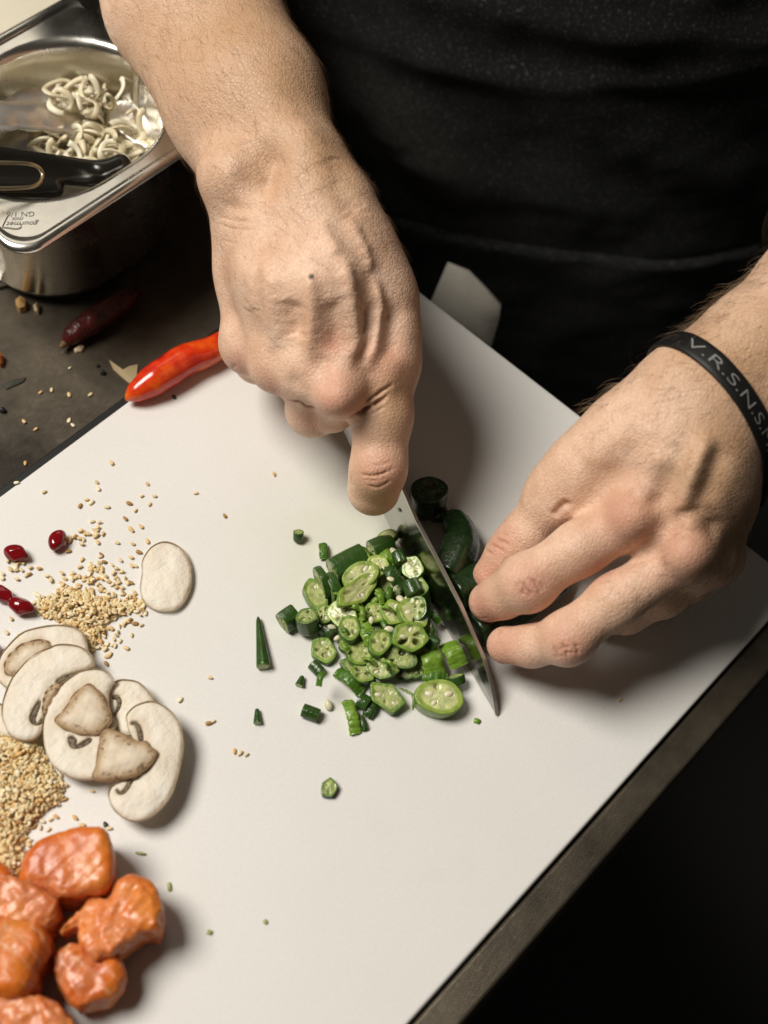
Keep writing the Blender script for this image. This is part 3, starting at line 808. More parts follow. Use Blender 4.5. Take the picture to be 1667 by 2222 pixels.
m_ = len(rings[0]); V = [p for r_ in rings for p in r_]; Fc = []
for i in range(len(rings) - 1):
    for j in range(m_):
        k = (j + 1) % m_; Fc.append((i * m_ + j, i * m_ + k, (i + 1) * m_ + k, (i + 1) * m_ + j))
Fc.append(tuple(range((len(rings) - 1) * m_, len(rings) * m_)))
# outer skin, a sheet's thickness outside the inner one
o0 = len(V); outer = [(.0042, .010, RZ - .0036), (.0095, .036, RZ - .0044), (.0125, .042, RZ - .012), (.0160, .038, TZ + .010), (.0190, .036, TZ + .003), (.0260, .027, TZ + .0004)]
for ins, r_, z_ in outer: V += rrect(px0 + ins, px1 - ins, py0 + ins, py1 - ins, r_, z_)
for i in range(len(outer) - 1):
    for j in range(m_):
        k = (j + 1) % m_; Fc.append((o0 + i * m_ + k, o0 + i * m_ + j, o0 + (i + 1) * m_ + j, o0 + (i + 1) * m_ + k))
Fc.append(tuple(reversed(range(o0 + (len(outer) - 1) * m_, o0 + len(outer) * m_))))
pb = add('pan_body', mesh('pan_body', shift(V, pan), Fc, m_pan), pan)
def stamp(txt, px, py, size, shear=0., flip=1):
    TV, TF = text_mesh(txt, size, shear)
    c_ = P(px, py, RZ - .0012); ex = nrm(P(px - 50, py + 1, RZ) - P(px, py, RZ)); ey = np.cross([0, 0, 1.], ex)
    V = [c_ + ex * x + ey * y for x, y, _ in TV]
    add('lettering', mesh('lettering', shift(V, pb_root), TF, m_letter, False), pb)
pb_root = pan
stamp('GN 1/6', 76, 459, .0038); stamp('mix', 52, 471, .0031, .35); stamp('gourmet', 84, 480, .0037, .35)
a_, b_ = [P(x, y, RZ - .0011) for x, y in ((46, 494), (6, 488))], None
sw = bez([P(x, y, RZ - .0010) for x, y in ((44, 484), (46, 492), (36, 496), (20, 494), (6, 492), (8, 486), (16, 470), (18, 468))], 24)
V, Fc = tube(sw, [.00016] * 24, 6, 1, 0, 1, True); add('swoosh', mesh('swoosh', shift(V, pan), Fc, m_letter), pb)

V, Fc = rounded_slab(-.30, .16, .2800, .52, TZ + .0005, .050, .012, .004)
tag(add('cream_tray', mesh('cream_tray', V, Fc, mat('cream_plastic', (.66, .60, .47), .45), False)), 'cream coloured plastic tray lying behind the steel pan', 'tray')
# tongs in the pan
m_tong = mat('tong_steel', (.82, .79, .72), .42, 1.0)
def scallop(spine_, width, curl, name, parent, amp=.0016, nsc=6):
    """a curved strip with scalloped edges, given thickness"""
    V = []; Fc = []; n = 60; m = 12; sp = bez(spine_, n)
    for side in (0, 1):
        for i in range(n):
            d = nrm(sp[min(i + 1, n - 1)] - sp[max(i - 1, 0)]); x = nrm(np.cross(d, [0, 0, 1])); y = np.cross(x, d)
            u = i / (n - 1); wd = width * (1 - .35 * max(0, (u - .8) / .2) ** 2) + amp * abs(math.sin(PI * u * nsc))
            for j in range(m):
                v = j / (m - 1) * 2 - 1
                V.append(sp[i] + x * wd * v - y * curl * v * v + y * (-.0008 if side else 0))
    for i in range(n - 1):
        for j in range(m - 1):
            a = i * m + j; Fc.append((a, a + 1, a + m + 1, a + m)); b2 = n * m + a; Fc.append((b2, b2 + m, b2 + m + 1, b2 + 1))
    per = [i * m for i in range(n)] + [(n - 1) * m + j for j in range(1, m)] + [i * m + m - 1 for i in range(n - 2, -1, -1)] + [j for j in range(m - 2, 0, -1)]
    for a, b2 in zip(per, per[1:] + per[:1]): Fc.append((a, n * m + a, n * m + b2, b2))
    return add(name, mesh(name, shift(V, parent), Fc, m_tong), parent)
tg = thing('tongs', 'steel tongs with scalloped edges lying in the pan over the onion', 'tongs', tuple(P(110, 240, 0.0460)))
scallop([P(-90, 235, 0.0660), P(0, 232, 0.0620), P(90, 235, 0.0560), P(160, 248, 0.0500), P(205, 262, 0.0440)], .0085, .0045, 'arm', tg)
scallop([P(-90, 180, 0.0560), P(0, 186, 0.0520), P(90, 196, 0.0470), P(170, 212, 0.0420), P(215, 228, 0.0380)], .0095, .0050, 'arm', tg)
sv = thing('serving_spoon', 'bright steel spoon bowl resting in the pan beside the rim', 'spoon', tuple(P(330, 290, 0.0460)))
f = Field(P(310, 290, 0.0360) - .06, P(310, 290, 0.0360) + .06, .0016)
ax = nrm(P(360, 300, 0.0460) - P(270, 250, 0.0460)); ay = nrm(np.cross([0, 0, 1.], ax))
f.ell(P(322, 282, 0.0420), (ax, ay, np.array([0, 0, 1.])), (.024, .0125, .008), .002)
f.ell(P(322, 282, 0.0420) + [0, 0, .005], (ax, ay, np.array([0, 0, 1.])), (.022, .011, .007), .001, True)
f.cap(P(345, 292, 0.0430), P(420, 322, 0.0620), .003, .003, .004)
V, Fc = f.mesh(); add('bowl', mesh('bowl', shift(V, sv), Fc, m_tong), sv)
# black handled utensil with a wire loop
ut = thing('black_utensil', 'black handled kitchen utensil with a brass wire loop across the pan corner', 'utensil', tuple(P(80, 360, 0.0660)))
f = Field(P(80, 370, 0.0660) - .075, P(80, 370, 0.0660) + .075, .0014)
f.cap(P(-60, 322, 0.0730), P(235, 366, 0.0560), .0028, .0028, .001); f.cap(P(-60, 366, 0.0660), P(215, 388, 0.0520), .0046, .0044, .004)
f.cap(P(225, 375, 0.0560), P(262, 357, 0.0570), .0046, .0048, .004); f.cap(P(-60, 408, 0.0640), P(120, 412, 0.0560), .0040, .0040, .004)
V, Fc = f.mesh(); add('handle', mesh('handle', shift(V, ut), Fc, mat('gloss_black', (.012, .011, .009), .18)), ut)
lp = bez([P(x, y, z + .026) for x, y, z in ((-60, 352, .055), (0, 353, .053), (60, 356, .050), (86, 366, .047), (92, 384, .045), (78, 402, .046), (40, 408, .048), (-60, 408, .052))], 50)
V, Fc = tube(lp, [.0009] * 50, 8, 1, 0, 1, True)
add('wire_loop', mesh('wire_loop', shift(V, ut), Fc, mat('brass_wire', (.62, .52, .34), .3, 1.0)), ut)

# pale onion rings heaped in the pan
m_onion = mat('pale_onion', (.74, .68, .50), .38, Subsurface_Weight=.15, Subsurface_Scale=.003)
t = NT(m_onion); t.col(t.ramp(t.noise(60, 2), [(.35, (.60, .52, .33)), (.6, (.78, .72, .55))]))
vr = []
for v in range(5):
    r = np.random.default_rng(50 + v); n = 26; R0 = r.uniform(.0050, .0082)
    pth = [np.array([R0 * (1 + .18 * math.sin(2 * a + v)) * math.cos(a), R0 * .85 * math.sin(a), .0012 * math.sin(2 * a + v)]) for a in np.linspace(0, 2 * PI * r.uniform(.82, 1.0), n)]
    V, Fc = tube(pth, [.0014 * (1 + .15 * math.sin(q * .5 + v)) for q in range(n)], 8, .5, 0, 1, True); vr.append(mesh('onion_ring', V, Fc, m_onion))
poly = [(60, 330), (110, 292), (170, 280), (230, 275), (280, 290), (300, 300), (270, 345), (215, 352), (140, 340)]
k = 0
for i in range(112):
    if i < 94: px, py = random.gauss(205, 48), random.gauss(305, 24)
    else: px, py = random.gauss(170, 26), random.gauss(225, 18)
    z = .031 + random.random() * .016 + (0.012 if i >= 94 else 0)
    o = add('onion_ring', vr[i % 5]); o.location = P(px, py, z)
    o.rotation_euler = (random.uniform(-.9, .9), random.uniform(-.9, .9), random.uniform(0, 6.28))
    up_ = i >= 94
    tag(o, 'pale onion ring lying on the scalloped tongs' if up_ else 'pale onion ring in the heap on the floor of the steel pan', 'onion ring', 'onion rings in the steel pan')
lp = bez([P(x, y, z + .026) for x, y, z in ((214, 190, .016), (190, 172, .022), (166, 152, .027), (160, 134, .029), (178, 126, .030), (200, 138, .028), (214, 160, .022), (217, 184, .016), (214, 196, .012))], 40)
V, Fc = tube(lp, [.0013] * 40, 8, 1, 0, 1, True)
tag(add('onion_strand', mesh('onion_strand', V, Fc, m_onion)), 'long pale onion strand curled in a loop above the tongs', 'onion strand')
# key ring at the picture's edge on the counter
rg = [P(-6, 590, TZ + .002) + .0085 * np.array([math.cos(a), math.sin(a), 0]) for a in np.linspace(0, 2 * PI, 40)]
V, Fc = tube(rg, [.0011] * 40, 8, 1, 0, 1, False); tag(add('wire_ring', mesh('wire_ring', V, Fc, m_pan)), 'small steel wire ring on the counter below the pan corner', 'ring')
# ------------------------------------------------------------------ food: flat slices cut from a picture outline
def poly_sdf(px, py, poly):
    d = np.full(px.shape, 1e9); s = np.ones(px.shape)
    n = len(poly); j = n - 1
    for i in range(n):
        ex, ey = poly[j][0] - poly[i][0], poly[j][1] - poly[i][1]
        wx, wy = px - poly[i][0], py - poly[i][1]
        tt = np.clip((wx * ex + wy * ey) / max(ex * ex + ey * ey, 1e-14), 0, 1)
        d = np.minimum(d, (wx - ex * tt) ** 2 + (wy - ey * tt) ** 2)
        c1 = py >= poly[i][1]; c2 = py < poly[j][1]; c3 = ex * wy > ey * wx
        s = np.where((c1 & c2 & c3) | (~c1 & ~c2 & ~c3), -s, s)
        j = i
    return s * np.sqrt(d)
def smooth_poly(pts, n=90):
    q = np.array(list(pts) + [pts[0]], float); pts_ = np.concatenate([q[-2:-1], q, q[1:2]])
    return bez(pts_, n * 2)[int(n * 2 * 1 / (len(pts_) - 1)):-int(n * 2 * 1 / (len(pts_) - 1))] if False else np.array([closed(q[:-1], u) for u in np.linspace(0, len(pts), n, endpoint=False)])
def closed(q, u):
    n = len(q); i = int(u) % n; f_ = u - int(u)
    p0, p1, p2, p3 = q[(i - 1) % n], q[i], q[(i + 1) % n], q[(i + 2) % n]
    return .5 * (2 * p1 + (p2 - p0) * f_ + (2 * p0 - 5 * p1 + 4 * p2 - p3) * f_ ** 2 + (3 * p1 - p0 - 3 * p2 + p3) * f_ ** 3)
def world_poly(px_pts, z, smooth=True):
    q = smooth_poly(px_pts) if smooth else np.array(px_pts, float)
    return np.array([P(x, y, z)[:2] for x, y in q])
class Slab(Field):
    def __init__(s, polys, z0, z1, h, pad=.004):
        a = np.concatenate(polys)
        super().__init__(np.r_[a.min(0) - pad, z0 - .003], np.r_[a.max(0) + pad, z1 + .004], h)
        s.gx = (s.lo[0] + h * np.arange(s.n[0]))[:, None]; s.gy = (s.lo[1] + h * np.arange(s.n[1]))[None, :]
        s.gz = (s.lo[2] + h * np.arange(s.n[2]))[None, None, :]
    def d2(s, poly): return poly_sdf(np.broadcast_to(s.gx, (s.n[0], s.n[1])), np.broadcast_to(s.gy, (s.n[0], s.n[1])), poly)
    def prism(s, poly, za, zb, r, k=.001, carve=False, crown=0., slope=(0, 0)):
        d2 = s.d2(poly); cx, cy = poly.mean(0)
        tilt = (s.gx - cx) * slope[0] + (s.gy - cy) * slope[1]
        top = zb + tilt + crown * np.clip(-d2 / .006, 0, 1) ** .7
        mid = (top + za + tilt) / 2; hh = (top - za - tilt) / 2
        qx = d2[:, :, None] + r; qz = np.abs(s.gz - mid[:, :, None]) - hh[:, :, None] + r
        d = np.minimum(np.maximum(qx, qz), 0) + np.sqrt(np.maximum(qx, 0) ** 2 + np.maximum(qz, 0) ** 2) - r
        s.comb((slice(None),) * 3, d.astype(np.float32), k, carve)

m_cap = mat('mushroom_flesh', (.72, .655, .55), .62, spec=.3, Subsurface_Weight=.12, Subsurface_Scale=.003)
t = NT(m_cap); co = t.coord()
t.col(t.mix(t.ramp(t.noise(45, 3, .6, co), [(.4, (0, 0, 0)), (.7, (1, 1, 1))]), (.80, .735, .635), (.72, .63, .50)) if False else t.mix(t.math('MULTIPLY', t.attr('edge'), t.ramp(t.noise(140, 3, .6, co), [(.25, (.3, .3, .3)), (.7, (1, 1, 1))])), t.mix(t.ramp(t.noise(70, 4, .65, co), [(.4, (0, 0, 0)), (.7, (1, 1, 1))]), (.82, .76, .66), (.73, .645, .52)), (.50, .36, .21)))
n1 = t.bump(t.noise(260, 5, .65, co), .7, .0013); n1 = t.bump(t.noise(120, 2, .5, t.coord((1, 5, 1))), .15, .0015, n1); t.nor(n1)
m_rind = mat('mushroom_edge', (.70, .60, .45), .7)
m_mstem = mat('mushroom_stem', (.55, .43, .30), .65, spec=.3)
t = NT(m_mstem); co = t.coord()
base = t.mix(t.ramp(t.noise(70, 3, .6, co), [(.38, (0, 0, 0)), (.66, (1, 1, 1))]), (.64, .53, .40), (.45, .33, .20))
ed = t.attr('edge')
base = t.mix(t.ramp(t.math('ADD', ed, t.math('MULTIPLY', t.noise(160, 3, .6, co), .8)), [(.42, (0, 0, 0)), (1.1, (1, 1, 1))]), (.72, .62, .49), (.42, .29, .165))
fl_ = t.math('MULTIPLY', t.ramp(t.noise(430, 4, .75, co, .6), [(.53, (0, 0, 0)), (.63, (1, 1, 1))]), t.ramp(t.math('ADD', ed, t.math('MULTIPLY', t.noise(95, 2, .5, co), .9)), [(.62, (0, 0, 0)), (.85, (1, 1, 1))]))
t.col(t.mix(fl_, base, (.15, .09, .05)))
t.nor(t.bump(t.noise(260, 3, .6, co), .35, .0012))
m_sedge = mat('stem_edge', (.26, .155, .075), .7)
m_gill = mat('mushroom_gill', (.20, .145, .085), .7)
t = NT(m_gill); t.col(t.ramp(t.noise(700, 2), [(.40, (.05, .035, .02)), (.65, (.22, .165, .095))]))
def scl(pts, s_, ox, oy): return [(x / s_ + ox, y / s_ + oy) for x, y in pts]
MS = lambda pts: scl(pts, 3.95, 0, 1340)
def mushroom(label, cap, z0, z1, stems=(), gills=(), slope=(0, 0), dents=()):
    wp = world_poly(cap, z1)
    s = Slab([wp], z0 - .004, z1 + .006, .00052)
    s.prism(wp, z0, z1 - .0008, .0017, slope=slope, crown=.0009)
    gp = [world_poly(g, z1, True) for g in gills]
    for g in gp: s.prism(g, z1 - .0016, z1 + .006, .0002, .0008, True, slope=(0, 0))
    root = thing('mushroom_slice', label, 'mushroom slice', (wp[:, 0].mean(), wp[:, 1].mean(), z0), 'sliced white mushrooms on the board')
    V, Fc = s.mesh(); V[:, 2] += sines(V * [1, 1, .3], 70, 11, 3) * .00034 * (V[:, 2] > (z0 + z1) / 2)
    ea = np.zeros(len(V))
    for st, dz in stems: ea = np.maximum(ea, .8 * np.exp(-np.abs(poly_sdf(V[:, 0], V[:, 1], world_poly(st, z1))) / .0016))
    for g in gp: ea = np.maximum(ea, .75 * np.exp(-np.abs(poly_sdf(V[:, 0], V[:, 1], g)) / .0013))
    ea = np.maximum(ea, .45 * np.exp(-np.abs(poly_sdf(V[:, 0], V[:, 1], wp)) / .0011))
    add('cap', mesh('cap', shift(V, root), Fc, m_cap, True, None, {'edge': ea}), root)
    # the thin brownish skin round the cut edge
    n_ = len(wp); c0 = wp.mean(0); V = []; Fc = []
    for f_, zz in ((.0, z0 + .0008), (.0, z1 - .0007)):
        for j in range(n_):
            tdir = nrm(np.r_[wp[(j + 1) % n_] - wp[j - 1], 0]); nn = np.array([tdir[1], -tdir[0]])
            if np.dot(nn, wp[j] - c0) < 0: nn = -nn
            tilt = (wp[j] - c0) @ np.array(slope)
            V.append(np.r_[wp[j] + nn * .00012, zz + tilt])
    Fc = [(j, (j + 1) % n_, n_ + (j + 1) % n_, n_ + j) for j in range(n_)]
    add('skin', mesh('skin', shift(V, root), Fc, m_rind), root)
    for st, dz in stems:
        w = world_poly(st, z1 + dz); q = Slab([w], z1 - .003, z1 + dz + .004, .0006)
        q.prism(w, z1 - .002, z1 + dz, .0009, crown=.0016); V, Fc = q.mesh(); V[:, 2] += sines(V, 160, 5, 2) * .00018
        ring_ = np.r_[w, w[:1]]; pth = [np.r_[q_, z1 + dz * .55 + .0003] for q_ in ring_]
        ea = np.exp(-np.abs(poly_sdf(V[:, 0], V[:, 1], w)) / .0024)
        so = add('stem', mesh('stem', shift(V, root), Fc, m_mstem, True, None, {'edge': ea}), root)
        V, Fc = tube(pth, [.00022 + .00016 * math.sin(i * .7) for i in range(len(pth))], 6)
        add('stem_edge', mesh('stem_edge', shift(V, root), Fc, m_sedge), so)
    for g in gp:
        q = Slab([g], z1 - .003, z1, .0005, .002); q.prism(g, z1 - .0026, z1 - .0007, .0004); V, Fc = q.mesh()
        add('gill', mesh('gill', shift(V, root), Fc, m_gill), root)
    return root
lone = scl([(945, 440), (962, 385), (1010, 322), (1080, 288), (1150, 295), (1220, 340), (1265, 420), (1281, 500), (1272, 590), (1230, 680), (1170, 735), (1100, 748), (1030, 735), (965, 690), (935, 622), (938, 560), (946, 500)], 3.073, 0, 1080)
dent = scl([(1000, 470), (1030, 480), (1015, 530), (1020, 580), (995, 570), (985, 520)], 3.073, 0, 1080)
mushroom('oval mushroom slice lying alone beside the scattered sesame seeds', lone, .0004, .0036, slope=(-.012, .01))
capE0 = MS([(-70, 760), (15, 735), (60, 830), (140, 1000), (125, 1014), (60, 1010), (0, 1003), (-80, 990)])
mushroom('pale mushroom slice mostly hidden at the picture edge under the heap of slices', capE0, .0004, .0040)
capA = MS([(0, 330), (60, 240), (180, 125), (330, 75), (480, 55), (620, 68), (705, 120), (742, 190), (750, 270), (690, 340), (560, 420), (380, 480), (250, 560), (120, 600), (0, 545), (-30, 430)])
stA = MS([(36, 420), (60, 350), (110, 290), (200, 222), (330, 190), (410, 205), (438, 245), (400, 330), (280, 430), (170, 500), (115, 505), (50, 480)])
mushroom('mushroom slice with a speckled long stem, topmost of the overlapping row', capA, .0030, .0065, [(stA, .0004)])
capB = MS([(805, 400), (800, 340), (755, 285), (690, 243), (600, 222), (500, 222), (430, 245), (300, 305), (190, 400), (90, 530), (30, 680), (14, 800), (30, 900), (80, 990), (160, 1032), (260, 1036), (335, 985), (372, 890), (395, 780), (430, 680), (500, 580), (580, 500), (660, 455), (740, 435)])
stB = MS([(370, 720), (390, 650), (440, 590), (500, 560), (530, 580), (470, 680), (420, 770), (385, 840), (365, 800)])
gB1 = MS([(476, 548), (500, 515), (560, 485), (620, 470), (640, 478), (600, 510), (540, 540), (500, 560)])
gB2 = MS([(335, 705), (352, 710), (345, 760), (318, 830), (305, 880), (325, 895), (345, 870), (370, 850), (374, 870), (340, 910), (300, 915), (262, 890), (258, 840), (290, 770)])
mushroom('wide C shaped mushroom slice second in the overlapping row', capB, .0055, .0090, [(stB, .0001)], [gB1, gB2])
capD = MS([(925, 620), (955, 565), (1010, 530), (1080, 523), (1180, 543), (1260, 608), (1320, 700), (1300, 800), (1250, 950), (1120, 1000), (990, 950), (950, 850), (935, 720)])
gD = MS([(960, 680), (985, 660), (1020, 665), (1042, 705), (1035, 760), (1000, 820), (978, 845), (972, 830), (1000, 770), (1008, 720), (990, 695), (965, 695)])
mushroom('mushroom slice peeping out behind the front slice, curled gill on its left', capD, .0036, .0072, (), [gD])
capC = MS([(362, 960), (372, 860), (400, 760), (450, 660), (530, 560), (620, 490), (720, 443), (830, 430), (910, 452), (965, 500), (982, 545), (955, 580), (935, 640), (945, 740), (985, 850), (985, 930), (930, 1050), (860, 1200), (850, 1340), (780, 1372), (680, 1372), (590, 1350), (490, 1290), (420, 1215), (375, 1100)])
stC = MS([(470, 882), (520, 815), (570, 760), (615, 680), (690, 605), (770, 568), (845, 625), (900, 700), (945, 800), (960, 880), (900, 960), (820, 1000), (720, 1000), (620, 978), (530, 940)])
gC = MS([(585, 1030), (605, 1015), (640, 1020), (662, 1050), (655, 1080), (680, 1080), (720, 1055), (770, 1030), (792, 1040), (770, 1075), (720, 1105), (665, 1122), (620, 1118), (595, 1085)])
mushroom('mushroom slice with a big dark flecked wedge stem in the middle of the row', capC, .0068, .0100, [(stC, .0013)], [gC])
capE = MS([(1080, 850), (1105, 795), (1165, 745), (1255, 712), (1330, 714), (1420, 757), (1500, 830), (1550, 920), (1572, 1020), (1570, 1130), (1540, 1280), (1510, 1390), (1475, 1490), (1400, 1600), (1300, 1690), (1200, 1728), (1100, 1720), (1000, 1660), (942, 1580), (928, 1500), (958, 1435), (1050, 1392), (1180, 1360), (1150, 1250), (1160, 1100), (1130, 1020), (1095, 940)])
stE = MS([(905, 955), (990, 965), (1080, 1008), (1180, 1055), (1255, 1062), (1300, 1110), (1352, 1165), (1310, 1240), (1210, 1330), (1120, 1365), (960, 1392), (830, 1385), (795, 1358), (815, 1280), (840, 1150), (855, 1040), (875, 985)])
gE1 = MS([(1115, 915), (1130, 890), (1165, 885), (1205, 920), (1225, 980), (1230, 1045), (1212, 1062), (1190, 1040), (1180, 970), (1155, 920), (1135, 912)])
gE2 = MS([(1142, 1378), (1135, 1410), (1105, 1465), (1065, 1510), (1025, 1516), (998, 1490), (996, 1462), (1012, 1462), (1030, 1482), (1060, 1470), (1085, 1430), (1105, 1385)])
mushroom('front mushroom slice with a thick brown cut stem and two curled gills', capE, .0080, .0116, [(stE, .0016)], [gE1, gE2], slope=(0, 0))

# ------------------------------------------------------------------ salmon
m_salmon = mat('raw_salmon', (.66, .20, .05), .32, spec=.45, Subsurface_Weight=.3, Subsurface_Scale=.005, Coat_Weight=.2, Coat_Roughness=.18)
b = m_salmon.node_tree.nodes['Principled BSDF']; b.inputs['Subsurface Radius'].default_value = (1, .35, .12)
t = NT(m_salmon); co = t.coord()
sal = t.ramp(t.noise(60, 4, .6, co, .5), [(.32, (.50, .088, .007)), (.5, (.64, .150, .013)), (.70, (.72, .23, .030))])
wv = t.n('ShaderNodeTexWave'); wv.inputs['Scale'].default_value = 62; wv.inputs['Distortion'].default_value = 7; wv.inputs['Detail'].default_value = 3; wv.inputs['Detail Scale'].default_value = 1.2
t.l(co, wv.inputs['Vector'])
st_ = t.math('MULTIPLY', t.ramp(wv.outputs['Fac'], [(.84, (0, 0, 0)), (.98, (.6, .6, .6))]), t.ramp(t.noise(38, 3, .6, co), [(.48, (0, 0, 0)), (.62, (.75, .75, .75))]))
fy = t.math('MULTIPLY', t.attr('fray'), t.ramp(t.noise(420, 4, .7, t.coord((1, 2.2, 1), (0, 0, .5)), .8), [(.40, (0, 0, 0)), (.60, (1, 1, 1))]))
fy = t.math('MULTIPLY', fy, .45)
t.col(t.mix(fy, t.mix(st_, sal, (.80, .48, .30)), (.84, .52, .33)))
n1 = t.bump(t.noise(150, 4, .6, co), .3, .002); n1 = t.bump(t.noise(420, 3, .6, t.coord((1, 2.4, 1))), .28, .001, n1); t.nor(n1)
t.rgh(t.ramp(t.noise(90, 3, .6, co), [(.4, (.24,) * 3), (.65, (.5,) * 3)]))
SS = lambda pts: scl(pts, 3.456, 0, 1740)
def grow_poly(w, d):
    e = np.roll(w, -1, 0) - np.roll(w, 1, 0); n = np.c_[e[:, 1], -e[:, 0]]; n /= np.linalg.norm(n, axis=1)[:, None] + 1e-9
    if ((w - w.mean(0)) * n).sum() < 0: n = -n
    return w + n * d
def salmon(label, lobes, seed, rough=1.0, fray=()):
    polys = [grow_poly(world_poly(pts, z1 * .6), .0012) for pts, z0, z1, r in lobes]
    zt = max(l[2] for l in lobes); s = Slab(polys, -.001, zt + .004, .0011, .008)
    for p_, (pts, z0, z1, r) in zip(polys, lobes): s.prism(p_, z0, z1, r, .004, crown=.0006, slope=(.14 * math.sin(seed * 2.1), .10 * math.cos(seed * 1.7)))
    V, Fc = s.mesh(); N = vert_normals(V, Fc)
    n = sines(V, 30, seed, 2) * .0005 + np.abs(sines(V * [1, 1, 1.6], 75, seed + 1, 2)) * -.0006 * rough + sines(V, 260, seed + 2, 2) * .00022 * rough
    fr = np.zeros(len(V)); fs = np.zeros(len(V))
    for i, v in enumerate(V):
        q = Vector((v * [62, 62, 90]).tolist()) + Vector((seed * 3.1, 0, 0)); q = q + mnoise.noise_vector(q * .8) * .5
        d_ = mnoise.voronoi(q)[0]; fr[i] = -math.exp(-((d_[1] - d_[0]) / .11) ** 2)
        fs[i] = mnoise.turbulence(Vector((v * [190, 320, 320]).tolist()), 3, False)
    n = n + fr * .0005 * rough + (fs - .4) * .00022 * rough
    wf = np.zeros(len(V))
    for fx, fy, rd in fray:
        wf = np.maximum(wf, np.exp(-((V[:, :2] - P(fx / 3.456, fy / 3.456 + 1740, .02)[:2]) ** 2).sum(1) / (rd / 5000.) ** 2))
    n = n + wf * (fs - .4) * .0008
    V = V + N * n[:, None]; V[:, 2] = np.maximum(V[:, 2], .0003)
    o = add('salmon_piece', mesh('salmon_piece', V, Fc, m_salmon, True, None, {'fray': wf}))
    return tag(o, label, 'salmon piece', 'chunks of raw salmon on the board')
salmon('smooth salmon chunk nearest the sesame heap, highest of the pile', [(SS([(170, 600), (215, 450), (300, 350), (440, 292), (570, 260), (700, 256), (782, 268), (820, 325), (845, 430), (850, 550), (828, 660), (760, 698), (640, 705), (480, 745), (330, 700), (205, 655)]), .0005, .024, .0042)], 1, .5, [(380, 680, 40), (600, 590, 30)])
salmon('ragged salmon chunk with pale sinew furthest right in the pile', [
    (SS([(850, 740), (890, 650), (960, 592), (1040, 592), (1120, 640), (1180, 740), (1202, 880), (1190, 980), (1080, 1005), (990, 1055), (900, 1142), (830, 1165), (770, 1110), (740, 1000), (735, 890), (780, 810)]), .0005, .023, .0040),
    (SS([(690, 720), (770, 750), (790, 850), (770, 1000), (770, 1160), (730, 1222), (660, 1140), (610, 1060), (620, 960), (540, 965), (475, 1000), (520, 930), (590, 860), (650, 790)]), .004, .019, .003)], 2, 1.3, [(820, 1010, 60), (860, 760, 45), (690, 900, 50), (730, 1130, 40)])
salmon('dark salmon chunk with a streaked top standing right of the large lump', [(SS([(430, 1200), (500, 1110), (600, 1090), (700, 1170), (880, 1170), (930, 1290), (905, 1400), (820, 1480), (690, 1520), (600, 1540), (500, 1440), (430, 1320)]), .0005, .018, .0045)], 3, 1.1, [(500, 1210, 55), (540, 1290, 40)])
salmon('salmon chunk with a white frayed patch at the left of the pile', [(SS([(-160, 640), (0, 620), (90, 605), (200, 660), (330, 700), (430, 770), (445, 880), (370, 975), (250, 1000), (0, 960), (-160, 960)]), .0005, .025, .004)], 4, 1.2, [(60, 780, 90), (180, 850, 70), (30, 700, 50)])
salmon('large rounded salmon lump at the left edge below the frayed chunk', [(SS([(-200, 900), (0, 880), (200, 910), (320, 940), (375, 1030), (378, 1110), (350, 1200), (280, 1280), (265, 1400), (180, 1475), (60, 1482), (-100, 1420), (-200, 1200)]), .0005, .028, .007)], 5, .5, [(60, 1100, 40)])
salmon('small salmon corner touching the sesame heap at the picture edge', [(SS([(-120, 480), (0, 488), (55, 525), (90, 590), (60, 640), (-60, 640), (-140, 600)]), .0005, .018, .004)], 6, .8)
salmon('streaky salmon chunk cut off by the bottom edge of the picture', [(SS([(-60, 1490), (60, 1492), (200, 1495), (370, 1512), (460, 1572), (540, 1660), (600, 1780), (580, 1900), (300, 1960), (-100, 1900)]), .0005, .024, .0042)], 7, 1.3, [(180, 1570, 70), (330, 1620, 60), (80, 1540, 40)])

# ------------------------------------------------------------------ pomegranate seeds
m_pom = mat('pomegranate', (.26, .006, .010), .10, Transmission_Weight=.35, IOR=1.38, Subsurface_Weight=.2, Subsurface_Scale=.003, Coat_Weight=.5)
def aril(label, px, py, a_px, b_px, ang, seed):
    r = np.random.default_rng(seed); n = 36; m = 24; V = []; Fc = []
    pl = [(nrm(r.normal(size=3)), r.uniform(.74, .9)) for _ in range(9)]
    ra, rb = a_px / 5000., b_px / 5000.; z = min(ra, rb) * .82
    c = P(px, py, z); ex = nrm(P(px + 30 * math.cos(ang), py + 30 * math.sin(ang), z) - c); ey = np.cross([0, 0, 1.], ex)
    for i in range(m + 1):
        th_ = PI * i / m
        for j in range(n):
            d = np.array([math.sin(th_) * math.cos(2 * PI * j / n), math.sin(th_) * math.sin(2 * PI * j / n), math.cos(th_)])
            q = [1.0] + [dd / max(1e-3, d @ nn) if d @ nn > .05 else 9 for nn, dd in pl]
            k = 16.; rr = (sum(x ** -k for x in q)) ** (-1 / k)
            tip = 1 + .12 * max(0, d[0]) ** 4
            V.append(c + rr * tip * (ex * d[0] * ra + ey * d[1] * rb + np.array([0, 0, 1.]) * d[2] * min(ra, rb) * .9))
    for i in range(m):
        for j in range(n):
            k2 = (j + 1) % n; Fc.append((i * n + j, (i + 1) * n + j, (i + 1) * n + k2, i * n + k2))
    tag(add('pomegranate_seed', mesh('pomegranate_seed', V, Fc, m_pom)), label, 'pomegranate seed', 'pomegranate seeds on the board')
aril('bright red pomegranate seed standing alone furthest from the mushrooms', 126, 1172, 24, 20, 1.9, 1)
aril('dark pomegranate seed lying sideways above a small sesame cluster', 36, 1201, 28, 19, .25, 2)
aril('pomegranate seed touching another one at the picture edge', 8, 1289, 26, 18, .6, 3)
